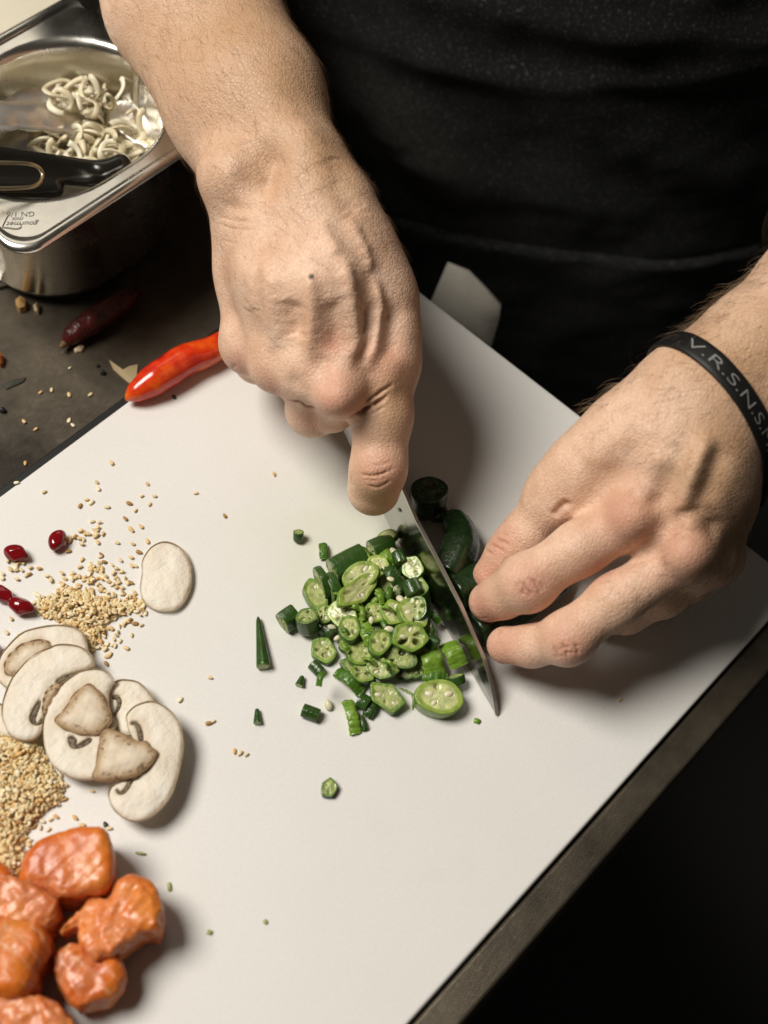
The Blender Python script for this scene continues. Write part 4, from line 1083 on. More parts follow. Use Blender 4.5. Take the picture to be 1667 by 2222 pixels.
aril('pomegranate seed with a pale scarred end beside the sesame heap', 46, 1315, 29, 21, .35, 12)
aril('pomegranate seed half out of the picture beside the topmost mushroom slice', -14, 1410, 20, 18, 1.2, 5)

# ------------------------------------------------------------------ sesame
m_ses = mat('sesame', (.6, .45, .25), .48, spec=.35, Subsurface_Weight=.1, Subsurface_Scale=.002)
t = NT(m_ses); t.col(t.attr('col', 'Color'))
def seed_verts(n=8, m=6, s_=1.0, fat=1.0):
    V = []; Fc = []
    V.append((.00175 * s_, 0, 0))
    for i in range(1, m):
        u = i / m; x = .00175 * math.cos(PI * u); w = .00118 * math.sin(PI * u) ** .8 * (.62 + .5 * u) * fat
        for j in range(n):
            a = 2 * PI * j / n; V.append((x * s_, w * math.cos(a) * s_, w * .58 * math.sin(a) * s_))
    V.append((-.00165 * s_, 0, 0))
    for j in range(n): Fc.append((0, 1 + (j + 1) % n, 1 + j))
    for i in range(m - 2):
        for j in range(n):
            k = (j + 1) % n; Fc.append((1 + i * n + j, 1 + i * n + k, 1 + (i + 1) * n + k, 1 + (i + 1) * n + j))
    e = len(V) - 1
    for j in range(n): Fc.append((1 + (m - 2) * n + j, 1 + (m - 2) * n + (j + 1) % n, e))
    return np.array(V), Fc
SC = [(.80, .64, .37), (.72, .51, .25), (.80, .65, .41), (.66, .41, .15), (.76, .57, .30), (.84, .72, .50), (.42, .24, .08)]
sv_meshes = []
for i, c in enumerate(SC):
    V, Fc = seed_verts(10, 8, random.uniform(.9, 1.08), random.uniform(.9, 1.1)); cc = np.tile(c, (len(V), 1)) * np.array([.95, 1.05][i % 2])
    cc[0] = cc[1:11] = np.array(c) * .72
    sv_meshes.append(mesh('sesame_seed', V, Fc, m_ses, True, cc))
def pin(x, y, poly):
    return poly_sdf(np.array([float(x)]), np.array([float(y)]), poly)[0]
heap1 = [(-30, 1585), (30, 1592), (85, 1600), (100, 1655), (140, 1700), (132, 1735), (95, 1760), (60, 1800), (45, 1850), (62, 1880), (20, 1910), (-30, 1905)]
heap2 = [(72, 1325), (100, 1295), (140, 1275), (200, 1290), (255, 1305), (300, 1310), (262, 1335), (225, 1355), (212, 1390), (200, 1415), (180, 1375), (150, 1352), (110, 1342)]
GRP = 'sesame seeds strewn over the cutting board'
n_ind = 0
def put_seed(x, y, z, lab, ci=None, tilt=.15):
    global n_ind
    o = add('sesame_seed', sv_meshes[ci if ci is not None else random.choices(range(7), [5, 4, 4, 2, 4, 3, 1])[0]])
    o.location = P(x, y, z); o.rotation_euler = (random.gauss(0, tilt), random.gauss(0, tilt), random.uniform(0, 6.28))
    s_ = random.uniform(.64, .84); o.scale = (s_, s_, s_)
    tag(o, lab, 'sesame seed', GRP); n_ind += 1
L1 = 'pale sesame seed on the large heap between the mushrooms and the salmon'
L2 = 'pale sesame seed in the heap between the pomegranate seeds and the lone mushroom slice'
L3 = 'sesame seed lying loose on the bare white board'
loose = [(595, 1029), (425, 1070), (488, 1119), (242, 1004), (96, 1067), (210, 1046), (213, 1060), (188, 1084), (174, 1097), (198, 1090), (320, 1050), (335, 1076), (308, 1076), (281, 1092), (232, 1100), (294, 1107), (325, 1094),
         (200, 1131), (306, 1142), (283, 1147), (286, 1150), (272, 1125), (254, 1177), (288, 1180), (320, 1174), (178, 1214), (220, 1203), (218, 1208), (261, 1215), (284, 1209), (286, 1227), (294, 1228), (284, 1264), (302, 1198), (316, 1330),
         (293, 1353), (307, 1356), (277, 1349), (286, 1378), (247, 1386), (261, 1391), (250, 1401), (274, 1406), (233, 1424), (231, 1440), (456, 1470), (391, 1518), (509, 1630), (521, 1634), (535, 1637), (463, 1565), (453, 1569), (24, 1342), (78, 1288), (14, 1372), (38, 1380),
         (152, 1174), (148, 1196), (58, 1213), (163, 1774), (88, 1795), (105, 1800), (122, 1772), (110, 1778), (92, 1782), (85, 1764), (178, 1790), (200, 1716), (126, 1744), (130, 1725), (140, 1700), (237, 1797), (162, 1812), (1345, 1518),
         (150, 856), (112, 846), (88, 851), (196, 856), (152, 798), (52, 914), (77, 931), (150, 912), (158, 922), (55, 1005), (36, 1047)]
MARKS = (((360, 1250), 'left of the lone oval mushroom slice'), ((126, 1172), 'beside the bright red pomegranate seed'), ((36, 1201), 'below the dark sideways pomegranate seed'), ((215, 1380), 'right of the topmost mushroom slice'),
         ((400, 1530), 'right of the front mushroom slice'), ((565, 1555), 'left of the shortest okra tip'), ((120, 1780), 'between the large sesame heap and the salmon'), ((20, 1360), 'by the pomegranate seed at the picture edge'), ((595, 1029), 'under the thumb of the knife hand'),
         ((425, 1090), 'far from the heaps towards the knife hand'), ((310, 1080), 'on the bare board between chilli and lone mushroom slice'), ((200, 1070), 'near the far board edge above the pomegranate seeds'), ((1345, 1518), 'near the fingertips of the holding hand'), ((285, 1150), 'above the lone oval mushroom slice'), ((190, 1800), 'above the highest salmon chunk'))
def near_mark(x, y): return min(MARKS, key=lambda m: math.hypot(m[0][0] - x, m[0][1] - y))[1]
for i, (x, y) in enumerate(loose):
    ontable = y < 1076 - .74 * x - 4
    dark = (x, y) in ((148, 1196), (453, 1569), (488, 1119), (152, 1174))
    put_seed(x, y, (TZ if ontable else 0) + .0007, 'pale sesame seed fallen on the steel counter beside the board' if ontable else (('toasted dark brown sesame seed ' if dark else 'loose pale sesame seed ') + near_mark(x, y)), 6 if dark else None)
def clus(cx, cy, sx, sy, n, lab, polys=()):
    k = 0
    while k < n:
        x, y = random.gauss(cx, sx), random.gauss(cy, sy)
        if x < -25: continue
        put_seed(x, y, .0007 + random.random() * .0005, lab); k += 1
L4 = 'pale sesame seed in the small cluster beside a pomegranate seed'
clus(175, 1165, 14, 9, 9, L4); clus(208, 1153, 10, 12, 11, L4); clus(50, 1235, 28, 14, 20, L4)
clus(225, 1250, 26, 20, 26, L2); clus(150, 1270, 30, 22, 22, L2); clus(275, 1310, 20, 12, 12, L2); clus(110, 1310, 22, 14, 14, L2)
# the heaps: seeds on top are single objects, the covered and farther ones one joined mass
def sample(poly, n, zmax, dmax):
    poly = np.array(poly, float); out = []
    x0, y0 = poly.min(0); x1, y1 = poly.max(0)
    while len(out) < n:
        x, y = random.uniform(x0, x1), random.uniform(y0, y1)
        d = -pin(x, y, poly)
        if d > 0: out.append((x, y, min(1, d / dmax) ** .8 * zmax))
    return out
top1 = sample(heap1, 90, .0045, 32); top2 = sample(heap2, 40, .0034, 26)
for x, y, h_ in top1: put_seed(x, y, h_ + .0012, L1, None, .4)
for x, y, h_ in top2: put_seed(x, y, h_ + .0012, L2, None, .4)
HV = []; HF = []; HC = []
def pour(poly, n, zmax, dmax, spread=0):
    for x, y, h_ in sample(poly, n, zmax, dmax):
        V, Fc = seed_verts(8, 6, random.uniform(.62, .82), random.uniform(.88, 1.12))
        z = .0006 + h_ * random.random() ** .45
        M = np.array(Matrix.Rotation(random.uniform(0, 6.28), 3, 'Z') @ Matrix.Rotation(random.gauss(0, .4), 3, 'X') @ Matrix.Rotation(random.gauss(0, .4), 3, 'Y'))
        c = np.array(random.choices(SC, [5, 4, 4, 3, 4, 3, 1])[0]) * random.uniform(.9, 1.08)
        o = len(HV); HV.extend(list(V @ M.T + P(x, y, z))); HF.extend([tuple(i + o for i in q) for q in Fc]); HC.extend([c] * len(V))
pour(heap1, 2000, .0046, 32); pour(heap2, 640, .0032, 30)
pour([(60, 1320), (100, 1275), (150, 1245), (215, 1215), (275, 1230), (300, 1290), (330, 1320), (270, 1360), (235, 1440), (195, 1400), (110, 1345)], 170, .0006, 30)
pour([(60, 1595), (110, 1600), (160, 1700), (150, 1745), (80, 1790), (60, 1850), (90, 1880), (20, 1910), (-20, 1900), (-20, 1600)], 90, .0006, 30)
tag(add('sesame_seeds', mesh('sesame_seeds', HV, HF, m_ses, True, HC)), 'mass of pale sesame seeds making up the two heaps on the board', 'sesame seeds', kind='stuff')
for x, y, lab in ((229, 1789, 'black poppy sized speck between the salmon and the front mushroom slice'), (378, 861, 'black speck on the board under the red chilli')):
    V, Fc = seed_verts(8, 6, .75, 1.1); o = add('black_seed', mesh('black_seed', V, Fc, m_black)); o.location = P(x, y, .0006); o.rotation_euler = (0, 0, 1.2); tag(o, lab, 'seed')

# crumbs on the counter
m_crumb = mat('dry_crumb', (.46, .36, .20), .8)
def flake(name, pts, z, th_, mt, lab, cat):
    w = world_poly(pts, z + th_, False); c = w.mean(0); n_ = len(w)
    V = [(x, y, z) for x, y in w] + [(x, y, z + th_ * random.uniform(.7, 1.3)) for x, y in w] + [(c[0], c[1], z + th_ * 1.6)]
    Fc = [(j, (j + 1) % n_, n_ + (j + 1) % n_, n_ + j) for j in range(n_)] + [(n_ + j, n_ + (j + 1) % n_, 2 * n_) for j in range(n_)] + [tuple(reversed(range(n_)))]
    tag(add(name, mesh(name, V, Fc, mt, False)), lab, cat)
flake('onion_skin', [(237, 780), (250, 800), (262, 806), (280, 795), (299, 790), (297, 812), (292, 832), (280, 830), (262, 815), (246, 800)], TZ, .001, m_crumb, 'dry papery onion skin flake on the counter beside the red chilli', 'skin flake')
flake('crumb', [(33, 648), (44, 642), (55, 650), (54, 664), (42, 668), (34, 660)], TZ, .004, mat('toast_crumb', (.42, .25, .09), .8), 'round toasted crumb on the counter below the pan', 'crumb')
flake('crumb', [(72, 662), (80, 655), (85, 665), (82, 674), (74, 672)], TZ, .003, m_crumb, 'small pale crumb on the counter beside the toasted one', 'crumb')
flake('crumb', [(160, 756), (172, 748), (182, 750), (176, 760), (164, 762)], TZ, .002, m_ses_plain if False else mat('pale_crumb', (.70, .55, .38), .7), 'pale crumb under the tip of the dried chilli', 'crumb')
flake('crumb', [(0, 765), (8, 772), (6, 785), (0, 790), (-8, 780)], TZ, .003, mat('rust_crumb', (.36, .11, .02), .7), 'rust coloured crumb at the picture edge on the counter', 'crumb')
flake('leaf_scrap', [(6, 836), (22, 826), (40, 822), (56, 818), (50, 828), (32, 836), (14, 844)], TZ, .0008, mat('dark_leaf', (.03, .03, .018), .7), 'dark dried leaf scrap on the steel counter', 'leaf scrap')
for i, (x, y, r_, lab) in enumerate(((223, 808, 6, 'black peppercorn on the counter near the onion skin flake'), (212, 793, 4, 'tiny dark crumb by the peppercorn'), (6, 890, 7, 'black peppercorn at the picture edge on the counter'))):
    f = Field(P(x, y, TZ) - .004, P(x, y, TZ) + .004, .0003); rr_ = r_ * depth(P(x, y, TZ)) / F; f.cap(P(x, y, TZ + rr_ * .7), P(x + 2, y + 1, TZ + rr_ * .7), rr_, rr_ * .8, .001)
    V, Fc = f.mesh(); tag(add('peppercorn', mesh('peppercorn', V, Fc, m_black)), lab, 'peppercorn')
# ------------------------------------------------------------------ okra
m_okra = mat('okra', (.12, .25, .03), .3, spec=.5, Subsurface_Weight=.12, Subsurface_Scale=.002, Coat_Weight=.28, Coat_Roughness=.12)
m_okra.node_tree.nodes['Principled BSDF'].inputs['Subsurface Radius'].default_value = (.6, 1, .2)
t = NT(m_okra); co = t.coord(kind='Object')
vn = t.noise(420, 3, .6, co)
t.col(t.mix(t.ramp(vn, [(.38, (0, 0, 0)), (.72, (.55, .55, .55))]), t.attr('col', 'Color'), t.mix(1.0, t.attr('col', 'Color'), (1.55, 1.45, 1.25), 'MULTIPLY')))
n1 = t.bump(t.noise(650, 3, .65, co), .55, .0006); n1 = t.bump(t.noise(220, 2, .5, co), .3, .001, n1); t.nor(n1)
t.rgh(t.ramp(t.noise(150, 2, .6, co), [(.35, (.16,) * 3), (.7, (.45,) * 3)]))
m_oseed = mat('okra_seed', (.70, .66, .46), .35, spec=.5, Subsurface_Weight=.2, Subsurface_Scale=.002)
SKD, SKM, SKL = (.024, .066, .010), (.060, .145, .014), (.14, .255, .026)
PAL = {'y': ((.34, .38, .16), (.42, .46, .24), (.46, .50, .28)), 'x': ((.009, .022, .006), (.02, .045, .012), (.04, .07, .022)), 'd': (SKD, (.11, .19, .035), (.30, .36, .12)), 'm': (SKM, (.17, .28, .045), (.40, .45, .17)), 'l': (SKL, (.27, .38, .07), (.50, .54, .25))}  # the x set: okra with the shade behind the blade put into its colours
def okra_mesh(r, tk, seed, pal='m', e=1.0, taper=1.0, lob=.06, hole=.8, ragged=.0, nz=5):
    """a cross-cut of okra: five-lobed wall, pale core, five seed pockets on both cut faces"""
    rg = np.random.default_rng(seed); n = 50
    sk, wl, cr = [np.array(c) * rg.uniform(.88, 1.12) for c in PAL[pal]]
    ph = rg.uniform(0, 6.28); V = []; Fc = []; Cc = []
    A = np.linspace(0, 2 * PI, n, endpoint=False)
    wob = 1 + .07 * np.sin(2 * A + rg.uniform(0, 6)) + .025 * np.sin(3 * A + rg.uniform(0, 6))
    lob = lob * rg.uniform(.2, 1.1)
    out = r * wob * (1 + lob * np.cos(5 * (A - ph)) + lob * .25 * np.cos(10 * (A - ph)))
    def ringv(fr, z, sc_, col):
        for j in range(n):
            zz = z[j] if hasattr(z, '__len__') else z
            V.append((out[j] * fr * sc_ * math.cos(A[j]) * e, out[j] * fr * sc_ * math.sin(A[j]), zz)); Cc.append(col[j] if isinstance(col, list) else col)
    pk = [(rg.uniform(.40, .58), ph + PI / 5 + 2 * PI * k / 5 + rg.normal() * .16, rg.uniform(.6, 1.35)) for k in range(5)]
    opn = [rg.choice([.0, .35, .8, 1.0]) for _ in range(5)]; fq = rg.uniform(0, 6, 4)
    def face(sign, sc_):
        rows = []
        for fr in (.95, .86, .80, .74, .66, .58, .50, .42, .34, .26, .16, .06):
            zs = []; cs = []
            for j in range(n):
                x, y = fr * math.cos(A[j]), fr * math.sin(A[j]); dep = 0; 
                for (pr_, pa, ps), on_ in zip(pk, opn):
                    dx, dy = x - pr_ * math.cos(pa), y - pr_ * math.sin(pa)
                    u = dx * math.cos(pa) + dy * math.sin(pa); v = -dx * math.sin(pa) + dy * math.cos(pa)
                    q = (u / (.20 * ps)) ** 2 + (v / (.135 * ps)) ** 2
                    dep = max(dep, on_ / (1 + math.exp(min(40, (q - 1) * 5))))
                zs.append(sign * (tk / 2 - dep * min(tk * .42, .0034) * hole - (.03 + .05 * (fr < .8)) * r * .3) + rg.normal() * .00006)
                base = wl if fr > .77 else (wl * .45 + cr * .55 if fr > .7 else cr)
                blot = .5 + .5 * math.sin(7 * x + fq[0] + 2 * math.sin(5 * y + fq[1])) * math.sin(6 * y + fq[2])
                base = base * (.80 + .34 * blot)
                c = base * (1 - dep * .78) + np.array((.10, .13, .03)) * dep * .5  # deeper pockets get darker colour, shade painted into the holes
                cs.append(c * rg.uniform(.93, 1.07))
            rows.append((fr, zs, cs))
        return rows
    top = face(1, taper); bot = face(-1, 1.0)
    order = [(fr, z, 1.0, c) for fr, z, c in reversed(bot)]
    order += [(.985, -tk / 2 + .02 * r, 1.0, sk * .8 + wl * .2)]
    for i in range(nz + 1):
        u = i / nz; order.append((1.0 + .02 * math.sin(PI * u), -tk / 2 + .07 * r + (tk - .14 * r) * u, 1 + (taper - 1) * u, sk))
    order += [(.985, tk / 2 - .02 * r, taper, sk * .8 + wl * .2)]
    order += [(fr, z, taper, c) for fr, z, c in top]
    for fr, z, s_, c in order: ringv(fr, z, s_, c)
    m = len(order)
    for i in range(m - 1):
        for j in range(n):
            k = (j + 1) % n; Fc.append((i * n + j, i * n + k, (i + 1) * n + k, (i + 1) * n + j))
    Fc.append(tuple(reversed(range(n)))); Fc.append(tuple(range((m - 1) * n, m * n)))
    return np.array(V), Fc, np.array(Cc), pk
def tip_mesh(L, r0, r1, pal, seed):
    rg = np.random.default_rng(seed); sk, wl, cr = [np.array(c) for c in PAL[pal]]; n = 30; V = []; Fc = []; Cc = []
    prof = [(0, .05, sk * .5), (.03, .6, sk * .6), (.10, 1.0, sk)] + [(u, 1.0, sk * rg.uniform(.8, 1.2)) for u in np.linspace(.2, .97, 7)] + [(.995, .96, wl), (1.0, .82, wl), (1.0, .6, cr), (.995, .2, cr)]
    for u, f_, c in prof:
        rr = (r0 + (r1 - r0) * u) * f_
        for j in range(n):
            a = 2 * PI * j / n; w = rr * (1 + .07 * math.cos(5 * a)); V.append((w * math.cos(a), w * math.sin(a), (u - .5) * L)); Cc.append(c * rg.uniform(.9, 1.1))
    for i in range(len(prof) - 1):
        for j in range(n):
            k = (j + 1) % n; Fc.append((i * n + j, i * n + k, (i + 1) * n + k, (i + 1) * n + j))
    Fc.append(tuple(reversed(range(n)))); Fc.append(tuple(range((len(prof) - 1) * n, len(prof) * n)))
    return np.array(V), Fc, np.array(Cc)
def arc_mesh(r, ang, h, th_, pal, seed):
    """a piece of the curved wall of a pod"""
    rg = np.random.default_rng(seed); sk, wl, cr = [np.array(c) for c in PAL[pal]]; n = 26; V = []; Fc = []; Cc = []
    sec = [(0, 0, wl), (.12 * th_, -.03 * h, sk), (th_ * .0, 0, sk)]
    secs = [(r, -h / 2, sk), (r + .0003, -h / 6, sk), (r + .0003, h / 6, sk), (r, h / 2, sk), (r - th_ * .3, h / 2 + .0002, wl), (r - th_, h / 2 - .0003, wl * .5 + cr * .5), (r - th_, -h / 2 + .0003, cr), (r - th_ * .3, -h / 2 - .0002, wl)]
    m = len(secs)
    for i in range(n):
        a = (i / (n - 1) - .5) * ang
        for rr, z, c in secs:
            w = 1 + .05 * math.cos(5 * a) + .02 * rg.normal(); V.append((rr * w * math.cos(a) - r, rr * w * math.sin(a), z * (1 + .05 * rg.normal()))); Cc.append(c * rg.uniform(.88, 1.12))
    for i in range(n - 1):
        for j in range(m):
            k = (j + 1) % m; Fc.append((i * m + j, i * m + k, (i + 1) * m + k, (i + 1) * m + j))
    Fc.append(tuple(range(m))); Fc.append(tuple(reversed(range((n - 1) * m, n * m))))
    return np.array(V), Fc, np.array(Cc)
def seed_mesh():
    V = []; Fc = []; n, m = 12, 8
    for i in range(m + 1):
        for j in range(n):
            a, b2 = PI * i / m, 2 * PI * j / n
            V.append((.0021 * math.sin(a) * math.cos(b2) * (1 + .15 * math.cos(b2)), .0014 * math.sin(a) * math.sin(b2), .0011 * math.cos(a)))
    for i in range(m):
        for j in range(n):
            k = (j + 1) % n; Fc.append((i * n + j, (i + 1) * n + j, (i + 1) * n + k, i * n + k))
    return mesh('seed', V, Fc, m_oseed)
seed_me = seed_mesh()
OG = 'cut pieces of okra on the board'
def orient(o, c, n, hint):
    x, y, z = frame(n, hint); M = np.eye(4); M[:3, 0] = x; M[:3, 1] = y; M[:3, 2] = z; M[:3, 3] = c
    o.matrix_world = Matrix(M.tolist())
def imgdir(px, py, z, ang):
    return nrm(P(px + 20 * math.cos(ang), py + 20 * math.sin(ang), z) - P(px, py, z))
TOCAM = nrm(POS)
ks = [100]
def slice_(lab, px, py, a, b_, ang=0, z=4, tk=4.0, pal='m', seeds=2, tilt=(0, 0), hole=.8, lob=.06, name='okra_slice'):
    """face up: a, b_ half sizes in picture pixels, ang of the long axis in degrees, tilt = lean towards picture right / down"""
    ks[0] += 1; z /= 1000.; tk /= 1000.; c = P(px, py, z); s_ = depth(c) / F
    hx = imgdir(px, py, z, math.radians(ang))
    if z > .0025: tilt = (tilt[0] + random.gauss(0, .16), tilt[1] + random.gauss(0, .16))
    V, Fc, Cc, pk = okra_mesh(b_ * s_ * 1.14, tk, ks[0], pal, a / b_, 1.0, lob, hole)
    n = nrm(np.array([0, 0, 1.]) + .12 * TOCAM + imgdir(px, py, z, 0) * tilt[0] + imgdir(px, py, z, PI / 2) * tilt[1])
    root = thing(name, lab, 'okra piece', group=OG); orient(root, c, n, hx)
    add('flesh', mesh('flesh', V, Fc, m_okra, True, Cc), root)
    for k in random.sample(range(5), min(5, seeds)):
        pr_, pa, ps = pk[k]; o = add('seed', seed_me, root); R_ = b_ * s_
        o.location = (pr_ * R_ * math.cos(pa) * a / b_, pr_ * R_ * math.sin(pa), tk / 2 - .0009)
        o.rotation_euler = (random.uniform(-.4, .4), random.uniform(-.4, .4), pa); sc_ = min(1.1, R_ / .0052) * random.uniform(.75, 1.0); o.scale = (sc_,) * 3
    return root
def log_(lab, p, q, r, z=None, pal='d', e=1.0, taper=1., zq=None, name='okra_piece'):
    ks[0] += 1; s_ = depth(P(*p)) / F; r_ = r * s_ * 1.06; z1 = (r_ * .95 if z is None else z / 1000.); z2 = z1 if zq is None else zq / 1000.
    a, b_ = P(*p, z1), P(*q, z2); L = np.linalg.norm(b_ - a)
    V, Fc, Cc, pk = okra_mesh(r_, L, ks[0], pal, e, taper, .05, .8, 0, max(5, int(L / .0015)))
    root = thing(name, lab, 'okra piece', group=OG); orient(root, (a + b_) / 2, b_ - a, (0, 0, 1))
    add('flesh', mesh('flesh', V, Fc, m_okra, True, Cc), root); return root
def tip_(lab, p, q, r0, r1, pal='d', z=None, zq=None):
    ks[0] += 1; s_ = depth(P(*p)) / F; zz = r1 * s_ * .95 if z is None else z / 1000.; z2 = zz if zq is None else zq / 1000.
    a, b_ = P(*p, min(zz, r0 * s_ + .0012) if z is None else zz), P(*q, z2)
    V, Fc, Cc = tip_mesh(np.linalg.norm(b_ - a), r0 * s_, r1 * s_, pal, ks[0])
    root = thing('okra_tip', lab, 'okra piece', group=OG); orient(root, (a + b_) / 2, b_ - a, (0, 0, 1))
    add('flesh', mesh('flesh', V, Fc, m_okra, True, Cc), root)
def arc_(lab, px, py, L, w, ang, z=6, pal='l', bend=2.2, tilt=(0, 0), face=0., th_=1.6):
    """wall strip: long way L along ang (degrees), w wide; face 0 = skin towards the camera, 1 = standing on its cut edge"""
    ks[0] += 1; z /= 1000.; c = P(px, py, z); s_ = depth(c) / F; r = L * s_ / (2 * math.sin(min(bend, 3.0) / 2))
    V, Fc, Cc = arc_mesh(r, bend, w * s_, th_ / 1000., pal, ks[0])
    d = imgdir(px, py, z, math.radians(ang)); up = nrm(np.array([0, 0, 1.]) * (1 - face) + .3 * TOCAM * (1 - face) + np.cross([0, 0, 1.], d) * face + imgdir(px, py, z, 0) * tilt[0] + imgdir(px, py, z, PI / 2) * tilt[1])
    up = nrm(up - d * np.dot(up, d)); ax = np.cross(up, d)
    root = thing('okra_strip', lab, 'okra piece', group=OG)
    M = np.eye(4); M[:3, 0] = up; M[:3, 1] = d; M[:3, 2] = ax; M[:3, 3] = c; root.matrix_world = Matrix(M.tolist())
    add('flesh', mesh('flesh', V, Fc, m_okra, True, Cc), root)
def oseed(lab, px, py, z, s_=1.):
    o = add('okra_seed', seed_me); o.location = P(px, py, z / 1000.); o.rotation_euler = (random.uniform(-.5, .5), random.uniform(-.5, .5), random.uniform(0, 6)); o.scale = (s_,) * 3
    tag(o, lab, 'okra seed', 'loose okra seeds')

# pieces lying apart from the heap
tip_('long dark okra tip lying apart at the far left of the okra', (560, 1337), (572, 1448), 4, 15)
tip_('short pointed okra tip lowest left of the okra', (558, 1537), (559, 1570), 4, 9)
log_('tiny okra stub standing on end, uppermost left of the loose bits', (648, 1172), (648, 1154), 10, 1.2, 'd', zq=5)
arc_('upright strip of green okra beside the tiny stub', 702, 1193, 40, 17, 86, 3, 'm', 1.0)
log_('thick dark okra chunk with slanted ends left of the heap', (612, 1352), (641, 1332), 23)
slice_('small round cut end with five holes standing left of the heap', 668, 1350, 20, 20, 40, 7.5, 9, 'd', 0, (-.05, -.12), .9)
log_('dark okra stub behind the small round cut end', (700, 1362), (722, 1378), 15, None, 'd')
slice_('five sided okra slice lying flat by itself left below the heap', 702, 1413, 26, 24, 60, 1.8, 3.2, 'm', 0, (0, 0), .9, .08)
log_('small dark okra chunk touching the five sided slice', (677, 1440), (697, 1460), 11)
tip_('tiny okra tip just below the small dark chunk', (657, 1466), (649, 1488), 4, 9)
log_('short dark okra log beside a loose white seed', (657, 1540), (692, 1553), 13)
slice_('lone small okra slice far below all the others', 714, 1711, 15, 19, 0, 1.4, 2.6, 'd', 0, (0, 0), .25)
oseed('loose white okra seed beside the short dark log', 713, 1531, 1.5, 1.15)
arc_('tiny pale okra scrap just left of the knife tip', 1036, 1564, 14, 10, 20, .8, 'l', 1.2, th_=.8)
# back row
log_('longest dark okra chunk along the upper edge of the heap', (722, 1243), (790, 1208), 28, 7, 'd')
log_('dark okra chunk continuing the row towards the knife', (806, 1198), (850, 1180), 25, 7, 'd')
slice_('pale okra slice leaning against the blade at the top of the heap', 842, 1166, 20, 13, -15, 9, 3.5, 'l', 0, (-.3, .25), .3)
slice_('thin green slice standing between the two long dark chunks', 796, 1206, 8, 26, -20, 9, 3, 'm', 0, (-1.0, .1))
log_('thick dark slice with its cut face to the left under the long chunk', (692, 1268), (708, 1262), 32, 7, 'd')
log_('dark slice squeezed between the cut face slice and the long chunk', (712, 1280), (733, 1272), 31, 7, 'd')
# heap, lower layer
slice_('pale long oval slice at the left edge of the heap', 685, 1292, 33, 22, 55, 4, 4, 'm', 1, (.1, .1), .3)
slice_('small slice with one big seed and a brown pocket left in the heap', 704, 1334, 18, 18, 30, 6, 4, 'm', 2)
slice_('dark slice under the ring slices in the middle of the heap', 800, 1390, 34, 30, 20, 3, 4, 'm', 2)
slice_('slice buried under the paired pale ovals', 795, 1290, 34, 28, 10, 4, 4, 'd', 1)
slice_('dark slice low in the shade beside the blade', 900, 1320, 30, 26, 70, 3, 4, 'd', 1)
slice_('dark slice low behind the chunk with a cut top', 905, 1296, 26, 24, 70, 4, 5, 'd', 0)
slice_('low slice between the front wall pieces', 900, 1430, 30, 26, 40, 3, 4, 'm', 2)
slice_('half hidden slice near the middle bottom of the heap', 775, 1450, 30, 22, 20, 2.5, 3.5, 'd', 1)
slice_('slice glimpsed under the long pale wall strip', 845, 1400, 30, 28, 0, 4, 4, 'm', 1)
slice_('slice glimpsed left of the mottled strip', 850, 1270, 30, 26, 30, 5, 4, 'd', 1)
# heap, upper layer
slice_('upper of the two paired pale oval slices', 782, 1250, 40, 24, -28, 12.5, 3.2, 'l', 2, (.05, .12), .5)
slice_('lower of the two paired pale oval slices, one white seed showing', 773, 1284, 47, 23, -32, 13, 3.2, 'l', 2, (.0, .25), .5)
slice_('slice with a cluster of seeds right of the paired ovals', 818, 1230, 26, 20, -25, 12, 3.5, 'l', 4, (-.05, .1))
arc_('dark mottled strip with a rounded back right of the seed cluster', 850, 1242, 56, 26, 52, 15, 'd', 1.7)
arc_('pale speckled strip between the dark chunk and the blade', 843, 1204, 44, 22, 42, 12, 'l', 1.3)
log_('dark chunk lying under the pale speckled strip', (852, 1212), (880, 1242), 17, 8, 'd')
slice_('wedge of pale okra standing upright nearest the blade', 898, 1236, 26, 19, 70, 11, 7, 'l', 0, (-.35, .2), .2)
log_('thick chunk with a pale cut top beside the blade', (908, 1296), (905, 1272), 23, 4, 'm', zq=13)
arc_('frilly green scrap right of the chunk with a pale cut top', 918, 1283, 26, 12, 60, 9, 'm', 2.0)
arc_('curled translucent strip below the dark mottled strip', 828, 1286, 60, 22, 62, 10, 'l', 2.0, (.3, 0), .35)
arc_('narrow green strip beside the curled translucent one', 845, 1285, 34, 12, 100, 10, 'm', 1.2)
slice_('slice with a long dark hole above the small ring', 745, 1335, 32, 25, 25, 8.5, 3.2, 'l', 0, (0, .1), 1.0)
slice_('small bright ring slice in the middle of the heap', 758, 1366, 22, 25, 0, 11, 4, 'm', 0, (-.05, .05), .3)
slice_('curved green slice with a white seed, centre of the heap', 812, 1331, 22, 20, -30, 9, 3, 'm', 2, (.05, .1))
arc_('long pale translucent strip down the middle of the heap', 795, 1368, 92, 30, 60, 12, 'l', 1.2, (-.1, 0))
slice_('oval slice at the lower end of the long pale strip', 823, 1396, 31, 20, -58, 12, 3.0, 'm', 0, (.1, .1), .45)
slice_('small slice with a seed under the small ring', 753, 1399, 17, 16, 0, 4.5, 3, 'm', 1)
slice_('angular slice with a white core below the small ring', 780, 1419, 28, 23, -20, 6.5, 3.5, 'm', 1, (0, .1), .4, .09)
slice_('seedy slice left of the big slice near the blade', 852, 1332, 24, 25, 60, 9.5, 3.5, 'l', 3, (-.05, .05))
slice_('big slice with a wide white core near the blade', 894, 1334, 32, 28, 30, 11.5, 4, 'l', 2, (.1, .05), .9, .07)
slice_('thick bright green slice with deep holes, tallest of the heap', 886, 1384, 36, 27, -12, 11.5, 9, 'm', 2, (.02, .12), 1.2)
slice_('dark ring slice with black holes below the tallest slice', 867, 1428, 34, 22, 8, 7.5, 4.5, 'd', 1, (0, .15), 1.4)
